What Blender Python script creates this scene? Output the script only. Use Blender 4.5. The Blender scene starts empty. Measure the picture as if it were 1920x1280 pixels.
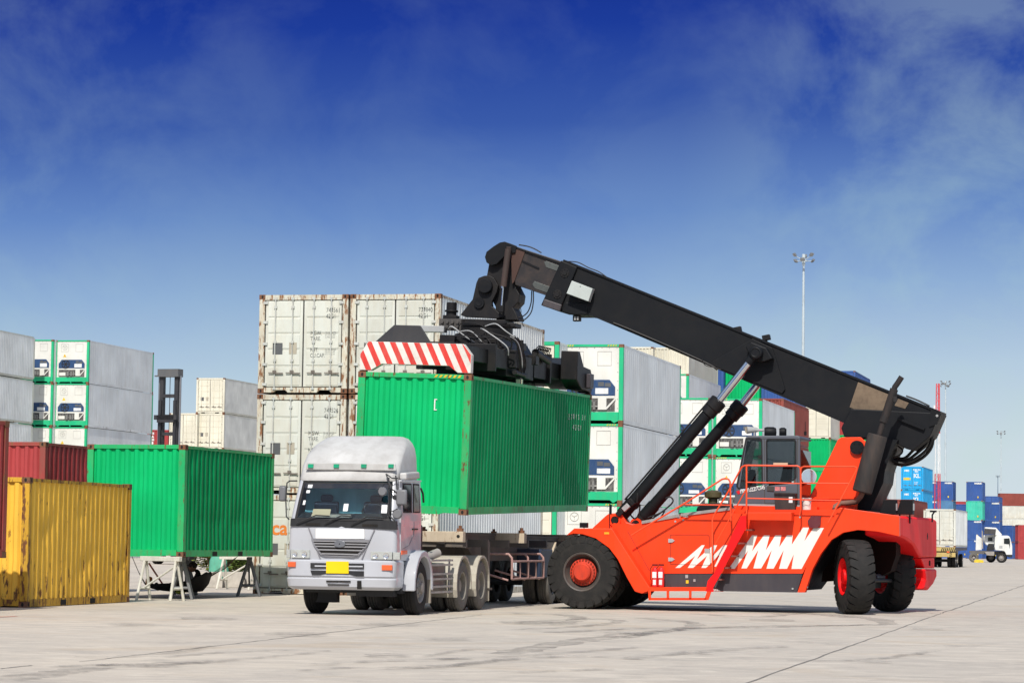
import bpy, bmesh, math, random
from mathutils import Vector, Matrix, noise
R = math.radians
S = bpy.context.scene
C = S.collection
random.seed(7)
# ------------------------------------------------------------------ camera
CAMH, FPX, ROLL, HORI = 1.42, 5200.0, 0.014, 1017.0
cd = bpy.data.cameras.new("camera"); cam = bpy.data.objects.new("camera", cd); C.objects.link(cam)
cd.lens = FPX / 1920 * 36; cd.sensor_width = 36; cd.clip_start = 1; cd.clip_end = 6000
PITCH = math.atan((HORI - 640) / FPX)
CM = Matrix.Rotation(R(90) + PITCH, 3, 'X') @ Matrix.Rotation(ROLL, 3, 'Z')
cam.matrix_world = Matrix.Translation((0, 0, CAMH)) @ CM.to_4x4()
S.camera = cam
# ------------------------------------------------------------------ exposure, sun, sky
S.view_settings.view_transform = 'Standard'; S.view_settings.look = 'None'
S.view_settings.exposure = 0.35; S.view_settings.gamma = 1
EXPG = 2 ** 0.35
SUN_AZ, SUN_EL = R(8.5), R(47)          # azimuth to the left of straight behind the camera
sd = bpy.data.lights.new("sun", 'SUN'); sd.energy = 3.55; sd.angle = R(0.5); sd.color = (1, .955, .88)
sun = bpy.data.objects.new("sun", sd); C.objects.link(sun)
tosun = Vector((-math.sin(SUN_AZ) * math.cos(SUN_EL), -math.cos(SUN_AZ) * math.cos(SUN_EL), math.sin(SUN_EL)))
sun.rotation_euler = tosun.to_track_quat('Z', 'Y').to_euler(); sun.location = tosun * 60
W = bpy.data.worlds.new("World"); S.world = W; W.use_nodes = True
nt = W.node_tree; N = nt.nodes; L = nt.links; N.clear()
def nn(tree, typ, **kw):
    n = tree.nodes.new(typ)
    for k, v in kw.items():
        if k in n.inputs.keys() if isinstance(k, str) else False: n.inputs[k].default_value = v
        else: setattr(n, k, v)
    return n
sky = nn(nt, 'ShaderNodeTexSky', sky_type='NISHITA', sun_disc=False, sun_elevation=SUN_EL,
         sun_rotation=math.pi + SUN_AZ, air_density=1.0, dust_density=0.6, ozone_density=2.0)
sks = nn(nt, 'ShaderNodeVectorMath', operation='SCALE'); sks.inputs['Scale'].default_value = 0.15
wb = nn(nt, 'ShaderNodeVectorMath', operation='MULTIPLY'); wb.inputs[1].default_value = (1.34, 1.12, .92)   # warm tint added to the upper sky to make the fill less blue
L.new(sky.outputs[0], wb.inputs[0]); L.new(wb.outputs[0], sks.inputs[0])
tc = nn(nt, 'ShaderNodeTexCoord'); sep = nn(nt, 'ShaderNodeSeparateXYZ'); L.new(tc.outputs['Generated'], sep.inputs[0])
ramp = nn(nt, 'ShaderNodeValToRGB'); mr = nn(nt, 'ShaderNodeMapRange'); mr.inputs['From Min'].default_value = 0; mr.inputs['From Max'].default_value = .25
# the boundary between the bright low air and the deep blue above is uneven
tilt = nn(nt, 'ShaderNodeMath', operation='MULTIPLY_ADD'); tilt.inputs[1].default_value = -0.035
L.new(sep.outputs['X'], tilt.inputs[0]); L.new(sep.outputs['Z'], tilt.inputs[2])
L.new(tilt.outputs[0], mr.inputs['Value']); L.new(mr.outputs[0], ramp.inputs[0])
stops = [(0, (.64, .73, .78)), (.12, (.60, .70, .77)), (.24, (.46, .60, .74)), (.36, (.27, .42, .665)), (.47, (.13, .25, .56)),
         (.60, (.042, .105, .40)), (.74, (.012, .045, .32)), (.90, (.005, .018, .225)), (1, (.006, .02, .20))]
el = ramp.color_ramp.elements
while len(el) < len(stops): el.new(.5)
for e, (p, c) in zip(el, stops): e.position = p; e.color = (c[0] / EXPG, c[1] / EXPG, c[2] / EXPG, 1)
# clouds, laid out on the sky sphere
mp = nn(nt, 'ShaderNodeMapping'); mp.inputs['Scale'].default_value = (15, 15, 19); mp.inputs['Location'].default_value = (2.2, 7.4, 3.9)
L.new(tc.outputs['Generated'], mp.inputs[0])
cn = nn(nt, 'ShaderNodeTexNoise', Scale=1.0, Detail=10.0, Roughness=.60, Distortion=.3); L.new(mp.outputs[0], cn.inputs['Vector'])
cr = nn(nt, 'ShaderNodeMapRange'); cr.inputs['From Min'].default_value = .44; cr.inputs['From Max'].default_value = .62
L.new(cn.outputs[0], cr.inputs['Value'])
# more cloud towards the right of the view, some on the left
ab = nn(nt, 'ShaderNodeMapRange'); ab.inputs['From Min'].default_value = .06; ab.inputs['From Max'].default_value = .15
ab.inputs['To Min'].default_value = .17; ab.inputs['To Max'].default_value = .9; L.new(sep.outputs['X'], ab.inputs['Value'])
ab2 = nn(nt, 'ShaderNodeMapRange'); ab2.inputs['From Min'].default_value = -.08; ab2.inputs['From Max'].default_value = -.17
ab2.inputs['To Min'].default_value = 0; ab2.inputs['To Max'].default_value = .26; L.new(sep.outputs['X'], ab2.inputs['Value'])
ad = nn(nt, 'ShaderNodeMath', operation='ADD'); L.new(ab.outputs[0], ad.inputs[0]); L.new(ab2.outputs[0], ad.inputs[1])
cm_ = nn(nt, 'ShaderNodeMath', operation='MULTIPLY'); L.new(cr.outputs[0], cm_.inputs[0]); L.new(ad.outputs[0], cm_.inputs[1])
cc = nn(nt, 'ShaderNodeVectorMath', operation='MULTIPLY_ADD'); cc.inputs[1].default_value = (.72, .74, .66); cc.inputs[2].default_value = (.11, .15, .165)
L.new(ramp.outputs[0], cc.inputs[0])
mxc = nn(nt, 'ShaderNodeMix', data_type='RGBA'); L.new(cm_.outputs[0], mxc.inputs[0]); L.new(ramp.outputs[0], mxc.inputs[6]); L.new(cc.outputs[0], mxc.inputs[7])
hi = nn(nt, 'ShaderNodeMapRange'); hi.inputs['From Min'].default_value = .22; hi.inputs['From Max'].default_value = .42; L.new(sep.outputs['Z'], hi.inputs['Value'])
mx = nn(nt, 'ShaderNodeMix', data_type='RGBA'); L.new(hi.outputs[0], mx.inputs[0]); L.new(mxc.outputs[2], mx.inputs[6]); L.new(sks.outputs[0], mx.inputs[7])
bg = nn(nt, 'ShaderNodeBackground', Strength=1.0); L.new(mx.outputs[2], bg.inputs[0])
wo = nn(nt, 'ShaderNodeOutputWorld'); L.new(bg.outputs[0], wo.inputs[0])

# ------------------------------------------------------------------ helpers
def ray(px, py): return CM @ Vector(((px - 960) / FPX, (640 - py) / FPX, -1))
def U(px, py, Y):
    d = ray(px, py); t = Y / d.y; return Vector((d.x * t, Y, CAMH + d.z * t))
def G(px, py, z=0.0):
    d = ray(px, py); t = (z - CAMH) / d.z; return Vector((d.x * t, d.y * t, z))
class Frame:
    """local frame: x rotated clockwise by yaw from world X, y away from the camera"""
    def __init__(s, o, yaw): s.o = Vector(o); s.yaw = yaw; s.M = Matrix.Rotation(-yaw, 3, 'Z'); s.I = s.M.inverted()
    def y(s, px, py, yl):            # point seen at a pixel on the plane local y = yl
        d = s.I @ ray(px, py); c = s.I @ (Vector((0, 0, CAMH)) - s.o); t = (yl - c.y) / d.y; return c + d * t
    def x(s, px, py, xl):
        d = s.I @ ray(px, py); c = s.I @ (Vector((0, 0, CAMH)) - s.o); t = (xl - c.x) / d.x; return c + d * t
    def z(s, px, py, zl):
        d = s.I @ ray(px, py); c = s.I @ (Vector((0, 0, CAMH)) - s.o); t = (zl - c.z) / d.z; return c + d * t

MATS = {}
def mat(name, col, rough=.5, metal=0.0, rust=0.0, dirt=.25, dirtcol=(.16, .13, .10), rustcol=(.20, .075, .03), nscale=1.3, spec=.28, coat=0.0, bump=0.0, streak=.22, low=0.0):
    """paint with grime, vertical streaks and rust patches that belong to the surface"""
    if name in MATS: return MATS[name]
    m = bpy.data.materials.new(name); m.use_nodes = True; t = m.node_tree; b = t.nodes['Principled BSDF']
    b.inputs['Roughness'].default_value = rough; b.inputs['Metallic'].default_value = metal
    b.inputs['Specular IOR Level'].default_value = spec; b.inputs['Coat Weight'].default_value = coat
    tc = t.nodes.new('ShaderNodeTexCoord'); oi = t.nodes.new('ShaderNodeObjectInfo')
    ml = nn(t, 'ShaderNodeMath', operation='MULTIPLY'); ml.inputs[1].default_value = 37.0; t.links.new(oi.outputs['Random'], ml.inputs[0])
    av = nn(t, 'ShaderNodeVectorMath', operation='ADD'); t.links.new(tc.outputs['Object'], av.inputs[0]); t.links.new(ml.outputs[0], av.inputs[1])
    m1 = nn(t, 'ShaderNodeMapping'); m1.inputs['Scale'].default_value = (1, 1, streak); t.links.new(av.outputs[0], m1.inputs[0])
    n1 = nn(t, 'ShaderNodeTexNoise', Scale=nscale * 3, Detail=6.0, Roughness=.65); t.links.new(m1.outputs[0], n1.inputs['Vector'])
    nsrc = n1.outputs[0]
    if low:
        sz = nn(t, 'ShaderNodeSeparateXYZ'); t.links.new(tc.outputs['Object'], sz.inputs[0])
        lz = nn(t, 'ShaderNodeMapRange'); lz.inputs['From Min'].default_value = 0; lz.inputs['From Max'].default_value = 1.1; lz.inputs['To Min'].default_value = low; lz.inputs['To Max'].default_value = 0; t.links.new(sz.outputs['Z'], lz.inputs['Value'])
        la = nn(t, 'ShaderNodeMath', operation='ADD'); t.links.new(n1.outputs[0], la.inputs[0]); t.links.new(lz.outputs[0], la.inputs[1]); nsrc = la.outputs[0]
    r1 = nn(t, 'ShaderNodeMapRange'); r1.inputs['From Min'].default_value = .42; r1.inputs['From Max'].default_value = .85; r1.inputs['To Max'].default_value = dirt
    t.links.new(nsrc, r1.inputs['Value'])
    x1 = nn(t, 'ShaderNodeMix', data_type='RGBA'); t.links.new(r1.outputs[0], x1.inputs[0]); x1.inputs[6].default_value = (*col, 1); x1.inputs[7].default_value = (*dirtcol, 1)
    # faded patches
    n2 = nn(t, 'ShaderNodeTexNoise', Scale=nscale * .55, Detail=3.0, Roughness=.5); t.links.new(av.outputs[0], n2.inputs['Vector'])
    r2 = nn(t, 'ShaderNodeMapRange'); r2.inputs['From Min'].default_value = .3; r2.inputs['From Max'].default_value = .7; r2.inputs['To Min'].default_value = .86; r2.inputs['To Max'].default_value = 1.1
    t.links.new(n2.outputs[0], r2.inputs['Value'])
    x2 = nn(t, 'ShaderNodeVectorMath', operation='SCALE'); t.links.new(x1.outputs[2], x2.inputs[0]); t.links.new(r2.outputs[0], x2.inputs['Scale'])
    outc = x2.outputs[0]
    if rust > 0:
        n3 = nn(t, 'ShaderNodeTexNoise', Scale=nscale * 4.5, Detail=8.0, Roughness=.72); t.links.new(m1.outputs[0], n3.inputs['Vector'])
        r3 = nn(t, 'ShaderNodeMapRange'); th = .76 - rust * .34
        r3.inputs['From Min'].default_value = th; r3.inputs['From Max'].default_value = th + .055
        if low:
            lb_ = nn(t, 'ShaderNodeMath', operation='MULTIPLY_ADD'); lb_.inputs[1].default_value = .55; t.links.new(lz.outputs[0], lb_.inputs[0]); t.links.new(n3.outputs[0], lb_.inputs[2]); t.links.new(lb_.outputs[0], r3.inputs['Value'])
        else: t.links.new(n3.outputs[0], r3.inputs['Value'])
        rr = nn(t, 'ShaderNodeMix', data_type='RGBA'); t.links.new(n1.outputs[0], rr.inputs[0]); rr.inputs[6].default_value = (*rustcol, 1); rr.inputs[7].default_value = (rustcol[0] * .4, rustcol[1] * .5, rustcol[2] * .6, 1)
        x3 = nn(t, 'ShaderNodeMix', data_type='RGBA'); t.links.new(r3.outputs[0], x3.inputs[0]); t.links.new(outc, x3.inputs[6]); t.links.new(rr.outputs[2], x3.inputs[7])
        outc = x3.outputs[2]
    t.links.new(outc, b.inputs['Base Color'])
    rv = nn(t, 'ShaderNodeMapRange'); rv.inputs['To Min'].default_value = max(0, rough - .12); rv.inputs['To Max'].default_value = min(1, rough + .18); t.links.new(n1.outputs[0], rv.inputs['Value']); t.links.new(rv.outputs[0], b.inputs['Roughness'])
    if bump > 0:
        bn = nn(t, 'ShaderNodeBump', Strength=bump, Distance=.01); t.links.new(n1.outputs[0], bn.inputs['Height']); t.links.new(bn.outputs[0], b.inputs['Normal'])
    MATS[name] = m; return m
def glassm(name, col, rough=.04, trans=0.0):
    if name in MATS: return MATS[name]
    m = bpy.data.materials.new(name); m.use_nodes = True; b = m.node_tree.nodes['Principled BSDF']
    b.inputs['Base Color'].default_value = (*col, 1); b.inputs['Roughness'].default_value = rough; b.inputs['Transmission Weight'].default_value = trans
    b.inputs['IOR'].default_value = 1.45
    MATS[name] = m; return m

class MB:
    def __init__(s): s.v = []; s.f = []; s.mi = []
    def add(s, vs, fs, mi=0):
        o = len(s.v); s.v += [tuple(v) for v in vs]; s.f += [tuple(i + o for i in f) for f in fs]; s.mi += [mi] * len(fs); return s
    def box(s, x0, x1, y0, y1, z0, z1, mi=0):
        v = [(x, y, z) for z in (z0, z1) for y in (y0, y1) for x in (x0, x1)]
        return s.add(v, [(0, 2, 3, 1), (4, 5, 7, 6), (0, 1, 5, 4), (2, 6, 7, 3), (0, 4, 6, 2), (1, 3, 7, 5)], mi)
    def obox(s, c, size, rot=None, mi=0):
        hx, hy, hz = [k / 2 for k in size]; m = rot or Matrix.Identity(3); c = Vector(c)
        v = [c + m @ Vector((x, y, z)) for z in (-hz, hz) for y in (-hy, hy) for x in (-hx, hx)]
        return s.add(v, [(0, 2, 3, 1), (4, 5, 7, 6), (0, 1, 5, 4), (2, 6, 7, 3), (0, 4, 6, 2), (1, 3, 7, 5)], mi)
    def prism(s, pts, off, mi=0):
        off = Vector(off); a = [Vector(p) for p in pts]; n = len(a)
        nv = Vector((0, 0, 0))
        for i in range(n): nv += a[i].cross(a[(i + 1) % n])
        if nv.dot(off) > 0: a.reverse()
        b = [p + off for p in a]
        return s.add(a + b, [tuple(range(n)), tuple(range(2 * n - 1, n - 1, -1))] + [(i, i + n, (i + 1) % n + n, (i + 1) % n) for i in range(n)], mi)
    def cyl(s, p0, p1, r0, r1=None, n=20, mi=0, caps=True):
        r1 = r0 if r1 is None else r1; p0 = Vector(p0); p1 = Vector(p1); ax = (p1 - p0).normalized()
        u = ax.orthogonal().normalized(); w = ax.cross(u); v = []
        for p, r in ((p0, r0), (p1, r1)):
            for i in range(n): a = 2 * math.pi * i / n; v.append(p + (u * math.cos(a) + w * math.sin(a)) * r)
        f = [(i, (i + 1) % n, (i + 1) % n + n, i + n) for i in range(n)]
        if caps: f += [tuple(range(n - 1, -1, -1)), tuple(range(n, 2 * n))]
        return s.add(v, f, mi)
    def tube(s, pts, r, n=8, mi=0):
        pts = [Vector(p) for p in pts]; k = len(pts); v = []; f = []
        t = (pts[1] - pts[0]).normalized(); u = t.orthogonal().normalized()
        for i, p in enumerate(pts):
            t = ((pts[i + 1] - p).normalized() if i < k - 1 else Vector()) + ((p - pts[i - 1]).normalized() if i else Vector()); t.normalize()
            u = (u - t * u.dot(t)).normalized(); w = t.cross(u)
            for j in range(n): a = 2 * math.pi * j / n; v.append(p + (u * math.cos(a) + w * math.sin(a)) * r)
        for i in range(k - 1):
            for j in range(n): f.append((i * n + j, i * n + (j + 1) % n, (i + 1) * n + (j + 1) % n, (i + 1) * n + j))
        f += [tuple(range(n - 1, -1, -1)), tuple(range((k - 1) * n, k * n))]
        return s.add(v, f, mi)
    def lathe(s, prof, o, ax, n=40, mi=0):
        """prof: list of (radius, distance along axis); closed profile runs as given"""
        o = Vector(o); ax = Vector(ax).normalized(); u = ax.orthogonal().normalized(); w = ax.cross(u); v = []; f = []; k = len(prof)
        for r, d in prof:
            for i in range(n): a = 2 * math.pi * i / n; v.append(o + ax * d + (u * math.cos(a) + w * math.sin(a)) * r)
        for j in range(k - 1):
            for i in range(n): f.append((j * n + i, j * n + (i + 1) % n, (j + 1) * n + (i + 1) % n, (j + 1) * n + i))
        return s.add(v, f, mi)
    def build(s, name, m, parent=None, bevel=0.0, smooth=35, loc=None, kind=None):
        me = bpy.data.meshes.new(name); me.from_pydata(s.v, [], s.f); me.validate()
        ms = m if isinstance(m, (list, tuple)) else [m]
        for q in ms: me.materials.append(q)
        if len(ms) > 1 and len(me.polygons) == len(s.mi): me.polygons.foreach_set('material_index', s.mi)
        if smooth:
            me.polygons.foreach_set('use_smooth', [True] * len(me.polygons)); me.set_sharp_from_angle(angle=R(smooth))
        o = bpy.data.objects.new(name, me); C.objects.link(o)
        if parent: o.parent = parent
        if loc is not None: o.location = loc
        if bevel:
            bm = o.modifiers.new('bevel', 'BEVEL'); bm.width = bevel; bm.segments = 2; bm.limit_method = 'ANGLE'; bm.angle_limit = R(40)
        if kind: o['kind'] = kind
        return o
def tag(o, label, cat, group=None, kind=None):
    if label: o['label'] = label
    if cat: o['category'] = cat
    if group: o['group'] = group
    if kind: o['kind'] = kind
    return o
def empty(name, label, cat, loc=(0, 0, 0), yaw=0.0, group=None):
    o = bpy.data.objects.new(name, None); C.objects.link(o); o.location = loc; o.rotation_euler = (0, 0, -yaw); o.empty_display_size = .3
    return tag(o, label, cat, group)
def copy_tree(o, parent=None):
    c = o.copy(); C.objects.link(c)
    if parent is not None: c.parent = parent
    for ch in list(o.children): copy_tree(ch, c)
    return c
def text(name, body, size, m, parent, loc, rot=(R(90), 0, 0), ext=.001, align='LEFT', squeeze=1.0, bold=0.0, spacing=1.0):
    cu = bpy.data.curves.new(name, 'FONT'); cu.body = body; cu.size = size; cu.extrude = ext; cu.align_x = align; cu.offset = bold; cu.space_character = spacing; cu.resolution_u = 3
    o = bpy.data.objects.new('t', cu); C.objects.link(o); bpy.context.view_layer.update()
    me = bpy.data.meshes.new_from_object(o.evaluated_get(bpy.context.evaluated_depsgraph_get())); bpy.data.objects.remove(o)
    me.name = name; me.materials.clear(); me.materials.append(m)
    q = bpy.data.objects.new(name, me); C.objects.link(q); q.parent = parent; q.location = loc; q.rotation_euler = rot; q.scale = (squeeze, 1, 1)
    return q

# ------------------------------------------------------------------ ground
def ground_material():
    m = bpy.data.materials.new("concrete_yard"); m.use_nodes = True; t = m.node_tree; b = t.nodes['Principled BSDF']; b.inputs['Roughness'].default_value = .85
    tc = t.nodes.new('ShaderNodeTexCoord')
    def noise_(scale, sx, sy, det=5.0, ro=.6, dist=0.0):
        mp = nn(t, 'ShaderNodeMapping'); mp.inputs['Scale'].default_value = (sx, sy, 1); mp.inputs['Rotation'].default_value = (0, 0, R(4)); t.links.new(tc.outputs['Object'], mp.inputs[0])
        n = nn(t, 'ShaderNodeTexNoise', Scale=scale, Detail=det, Roughness=ro, Distortion=dist); t.links.new(mp.outputs[0], n.inputs['Vector']); return n.outputs[0]
    def rng(v, a, b_, c, d):
        r = nn(t, 'ShaderNodeMapRange'); r.inputs['From Min'].default_value = a; r.inputs['From Max'].default_value = b_; r.inputs['To Min'].default_value = c; r.inputs['To Max'].default_value = d; t.links.new(v, r.inputs['Value']); return r.outputs[0]
    def mix(f, a, bcol):
        x = nn(t, 'ShaderNodeMix', data_type='RGBA'); t.links.new(f, x.inputs[0])
        if isinstance(a, tuple): x.inputs[6].default_value = (*a, 1)
        else: t.links.new(a, x.inputs[6])
        x.inputs[7].default_value = (*bcol, 1); return x.outputs[2]
    c = mix(rng(noise_(.10, 1, 1), .38, .64, 0, 1), (.55, .48, .385), (.455, .40, .33))
    sx_ = nn(t, 'ShaderNodeSeparateXYZ'); t.links.new(tc.outputs['Object'], sx_.inputs[0])
    c = mix(rng(sx_.outputs['X'], -5, 6, 0, .55), c, (.44, .40, .345))          # greyer and slightly darker towards the right
    c = mix(rng(noise_(.33, 1, 1.0, 8.0, .66, .8), .46, .74, 0, .65), c, (.37, .335, .29))        # broad grey stains
    c = mix(rng(noise_(.9, .8, 1.0, 9.0, .7, 1.2), .50, .72, 0, .55), c, (.23, .21, .185))         # tyre film
    c = mix(rng(noise_(2.2, .6, 1.0, 9.0, .75, .8), .50, .72, 0, .55), c, (.72, .65, .54))        # worn light patches
    c = mix(rng(noise_(4.0, .35, 1.2, 9.0, .78, .6), .51, .68, 0, .5), c, (.31, .28, .24))         # swept grime
    c = mix(rng(noise_(.16, 1, 1.6, 7.0, .62, 2.0), .55, .70, 0, .5), c, (.42, .32, .21))          # brown stains
    c = mix(rng(noise_(38.0, 1, 1.0, 3.0, .8), .60, .67, 0, .6), c, (.17, .155, .14))              # pits
    t.links.new(c, b.inputs['Base Color'])
    bp = nn(t, 'ShaderNodeBump', Strength=.25, Distance=.02); t.links.new(noise_(14.0, 1, 1, 8.0, .75), bp.inputs['Height']); t.links.new(bp.outputs[0], b.inputs['Normal'])
    return m
gb = MB(); gb.add([(-2500, 12, 0), (2500, 12, 0), (2500, 5000, 0), (-2500, 5000, 0)], [(0, 1, 2, 3)])
gb.v[0] = (-2500, -600, 0); gb.v[1] = (2500, -600, 0)
gb.build('ground', ground_material(), smooth=0, kind='structure')
def strip(name, pts, w, m, z=.004, label=None):
    b = MB(); P = [Vector(p) for p in pts]; vs = []
    for i, p in enumerate(P):
        d = (P[min(i + 1, len(P) - 1)] - P[max(i - 1, 0)]).normalized(); nrm = Vector((-d.y, d.x, 0)); ww = w * random.uniform(.7, 1.3)
        vs += [(p.x + nrm.x * ww / 2, p.y + nrm.y * ww / 2, z), (p.x - nrm.x * ww / 2, p.y - nrm.y * ww / 2, z)]
    b.add(vs, [(2 * i, 2 * i + 1, 2 * i + 3, 2 * i + 2) for i in range(len(P) - 1)])
    return b.build(name, m, smooth=0, kind='structure')
def seg(a, b_, n, j=0.0):
    return [a.lerp(b_, i / n) + Vector((random.uniform(-j, j), random.uniform(-j, j), 0)) for i in range(n + 1)]
joint = mat('joint_dark', (.20, .185, .165), rough=.9, dirt=.5, dirtcol=(.3, .28, .25), nscale=4, streak=1)
strip('ground_joint', seg(G(1400, 1280), G(1765, 1149), 50, .015), .030, joint)
strip('ground_joint', seg(G(1765, 1149), G(1925, 1095), 50, .03), .045, joint)
strip('ground_joint', seg(G(150, 1240), G(905, 1152), 60, .02), .024, joint)
strip('ground_joint', seg(G(0, 1253), G(60, 1247), 10, .01), .03, joint)
def skid_material():
    m = bpy.data.materials.new('tyre_mark'); m.use_nodes = True; t = m.node_tree; b = t.nodes['Principled BSDF']
    b.inputs['Base Color'].default_value = (.12, .11, .105, 1); b.inputs['Roughness'].default_value = .8
    tc = t.nodes.new('ShaderNodeTexCoord'); n = nn(t, 'ShaderNodeTexNoise', Scale=2.5, Detail=6.0, Roughness=.7); t.links.new(tc.outputs['Object'], n.inputs['Vector'])
    r = nn(t, 'ShaderNodeMapRange'); r.inputs['From Min'].default_value = .4; r.inputs['From Max'].default_value = .75; r.inputs['To Max'].default_value = .62; t.links.new(n.outputs[0], r.inputs['Value']); t.links.new(r.outputs[0], b.inputs['Alpha'])
    return m
SK = skid_material()
def curve(ps, n=10):
    out = []
    P = [ps[0]] + list(ps) + [ps[-1]]
    for i in range(1, len(P) - 2):
        for k in range(n):
            t = k / n; a, b_, c, d = [Vector(q) for q in P[i - 1:i + 3]]
            out.append(.5 * ((2 * b_) + (-a + c) * t + (2 * a - 5 * b_ + 4 * c - d) * t * t + (-a + 3 * b_ - 3 * c + d) * t ** 3))
    out.append(Vector(ps[-1])); return out
for i, (pp, w) in enumerate([([(940, 1226), (1120, 1196), (1330, 1176), (1560, 1172), (1668, 1170)], .5), ([(1030, 1186), (1200, 1178), (1420, 1176), (1640, 1171)], .4),
              ([(1668, 1170), (1640, 1160), (1560, 1152), (1400, 1148)], .45), ([(960, 1150), (1050, 1152), (1085, 1158), (1060, 1166), (960, 1168)], .4),
              ([(1160, 1196), (1240, 1184), (1300, 1174), (1290, 1166), (1200, 1158)], .35), ([(960, 1166), (1120, 1160), (1160, 1166), (1060, 1176), (960, 1180)], .3),
              ([(0, 1275), (100, 1262), (240, 1247), (420, 1240)], .5), ([(1290, 1150), (1420, 1156), (1500, 1150), (1600, 1158)], .4)]):
    strip('tyre_mark', curve([G(*p) for p in pp], 12), w, SK, .0045 + i * .0007)
random.seed(21)
for i in range(16):
    x0_ = random.uniform(60, 1500); y0_ = random.uniform(1160, 1265); ln = random.uniform(150, 420); sl_ = random.uniform(-.10, .03); bw = random.uniform(-9, 9)
    pp = [G(x0_ + ln * t, min(1278, max(1150, y0_ + sl_ * ln * t + bw * math.sin(3.1 * t)))) for t in (0, .33, .66, 1)]
    strip('tyre_mark', curve(pp, 10), random.uniform(.12, .30), SK, .0105 + i * .0006)
def blotch(x_, y_, r_, z):
    c = G(x_, y_); b = MB(); n = 26; vs = [(c.x + r_ * math.cos(2 * math.pi * i / n) * (1 + .5 * noise.noise(Vector((x_, i * .7, 0)))), c.y + r_ * 1.6 * math.sin(2 * math.pi * i / n) * (1 + .5 * noise.noise(Vector((i * .7, y_, 0)))), z) for i in range(n)]
    b.add(vs, [tuple(range(n))]); return b.build('oil_stain', SK, smooth=0, kind='structure')
for i, (x_, y_, r_) in enumerate(((730, 1172, .5), (1010, 1168, .7), (1180, 1188, .4), (390, 1160, .5), (1450, 1163, .45), (730, 1230, .3), (840, 1200, .35), (1640, 1242, .22), (560, 1190, .5), (250, 1172, .4), (1300, 1225, .25), (1740, 1180, .3))): blotch(x_, y_, r_, .0205 + i * .0005)
random.seed(7)
red_line = mat('faded_red_line', (.55, .12, .08), dirt=.8, dirtcol=(.45, .4, .36), nscale=5)
strip('painted_line', seg(G(-20, 1157), G(32, 1155), 8), .12, red_line, .005)

# ------------------------------------------------------------------ container parts
CW = 2.44
def corr(b, w, z0, z1, pitch, depth, flat=.38, nz=1, dent=0.0, seed=0, mi=0, margin=0.0, rib=0.5):
    """corrugated sheet in the x-z plane, outer faces at y=0, recesses at y=+depth; returns into b with x from 0 to w"""
    n = max(1, round((w - 2 * margin) / pitch)); p = (w - 2 * margin) / n; xs = [(0, depth)]
    a = p * (1 - flat) * rib; s_ = p * (1 - flat) * (1 - rib) / 1.0; sl = p * flat / 2
    x = margin
    if margin: xs.append((x, depth))
    for i in range(n):
        xs += [(x + a * .5, depth), (x + a * .5 + sl, 0), (x + a * .5 + sl + s_, 0), (x + a * .5 + 2 * sl + s_, depth)]; x += p
    xs.append((w, depth)); vs = []; m = len(xs)
    for k in range(nz + 1):
        z = z0 + (z1 - z0) * k / nz
        for (xx, yy) in xs:
            dx = dy = 0
            if dent and 0 < k < nz:
                q = noise.noise(Vector((xx * 1.3 + seed * 9, z * 1.6, seed))); q2 = noise.noise(Vector((xx * 4 + seed * 9, z * 2.5, seed + 5)))
                dy = dent * max(0, q * 1.8 - .25) + dent * .18 * q2; dx = dent * .9 * q2
            vs.append((xx + dx, yy + max(-.004, dy), z))
    fs = [(k * m + i, k * m + i + 1, (k + 1) * m + i + 1, (k + 1) * m + i) for k in range(nz) for i in range(m - 1)]
    b.add(vs, fs, mi)
def xform(b, M, start=0):
    b.v = b.v[:start] + [tuple(M @ Vector(v)) for v in b.v[start:]]
def sheet(name, m, parent, w, z0, z1, M, **k):
    b = MB(); corr(b, w, z0, z1, **k); xform(b, M); return b.build(name, m, parent, smooth=25)
def MR(loc, rz): return Matrix.Translation(loc) @ Matrix.Rotation(rz, 4, 'Z')
RUST = mat('rusty_steel', (.19, .085, .045), rough=.8, rust=.7, dirt=.6, nscale=4, streak=.6)
DARK = mat('dark_void', (.015, .014, .013), rough=.9, dirt=.1)
BLK = mat('door_gasket', (.05, .05, .048), rough=.7, dirt=.3)
TXT = mat('stencil_grey', (.09, .10, .10), rough=.6, dirt=.5, dirtcol=(.4, .4, .38), nscale=6)
TXTW = mat('stencil_white', (.75, .76, .74), rough=.6, dirt=.5, dirtcol=(.2, .3, .2), nscale=9)
CEN = {}
def casting(parent, x, y, z, det):
    b = MB(); b.box(x - .09, x + .09, y - .081 if y > .5 else y, y + .081 if y > .5 else y + .165, z, z + .118)
    o = b.build('corner_casting', RUST, parent, bevel=.008 if det > 1 else 0, smooth=0)
    if det > 1 and y < .5:
        h = MB(); h.prism([(x + .036 * math.cos(a), y - .0015, z + .062 + .026 * math.sin(a) * 1.35) for a in [2 * math.pi * i / 14 for i in range(14)]], (0, .001, 0)); h.build('hole', DARK, o, smooth=0)
    return o
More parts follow.
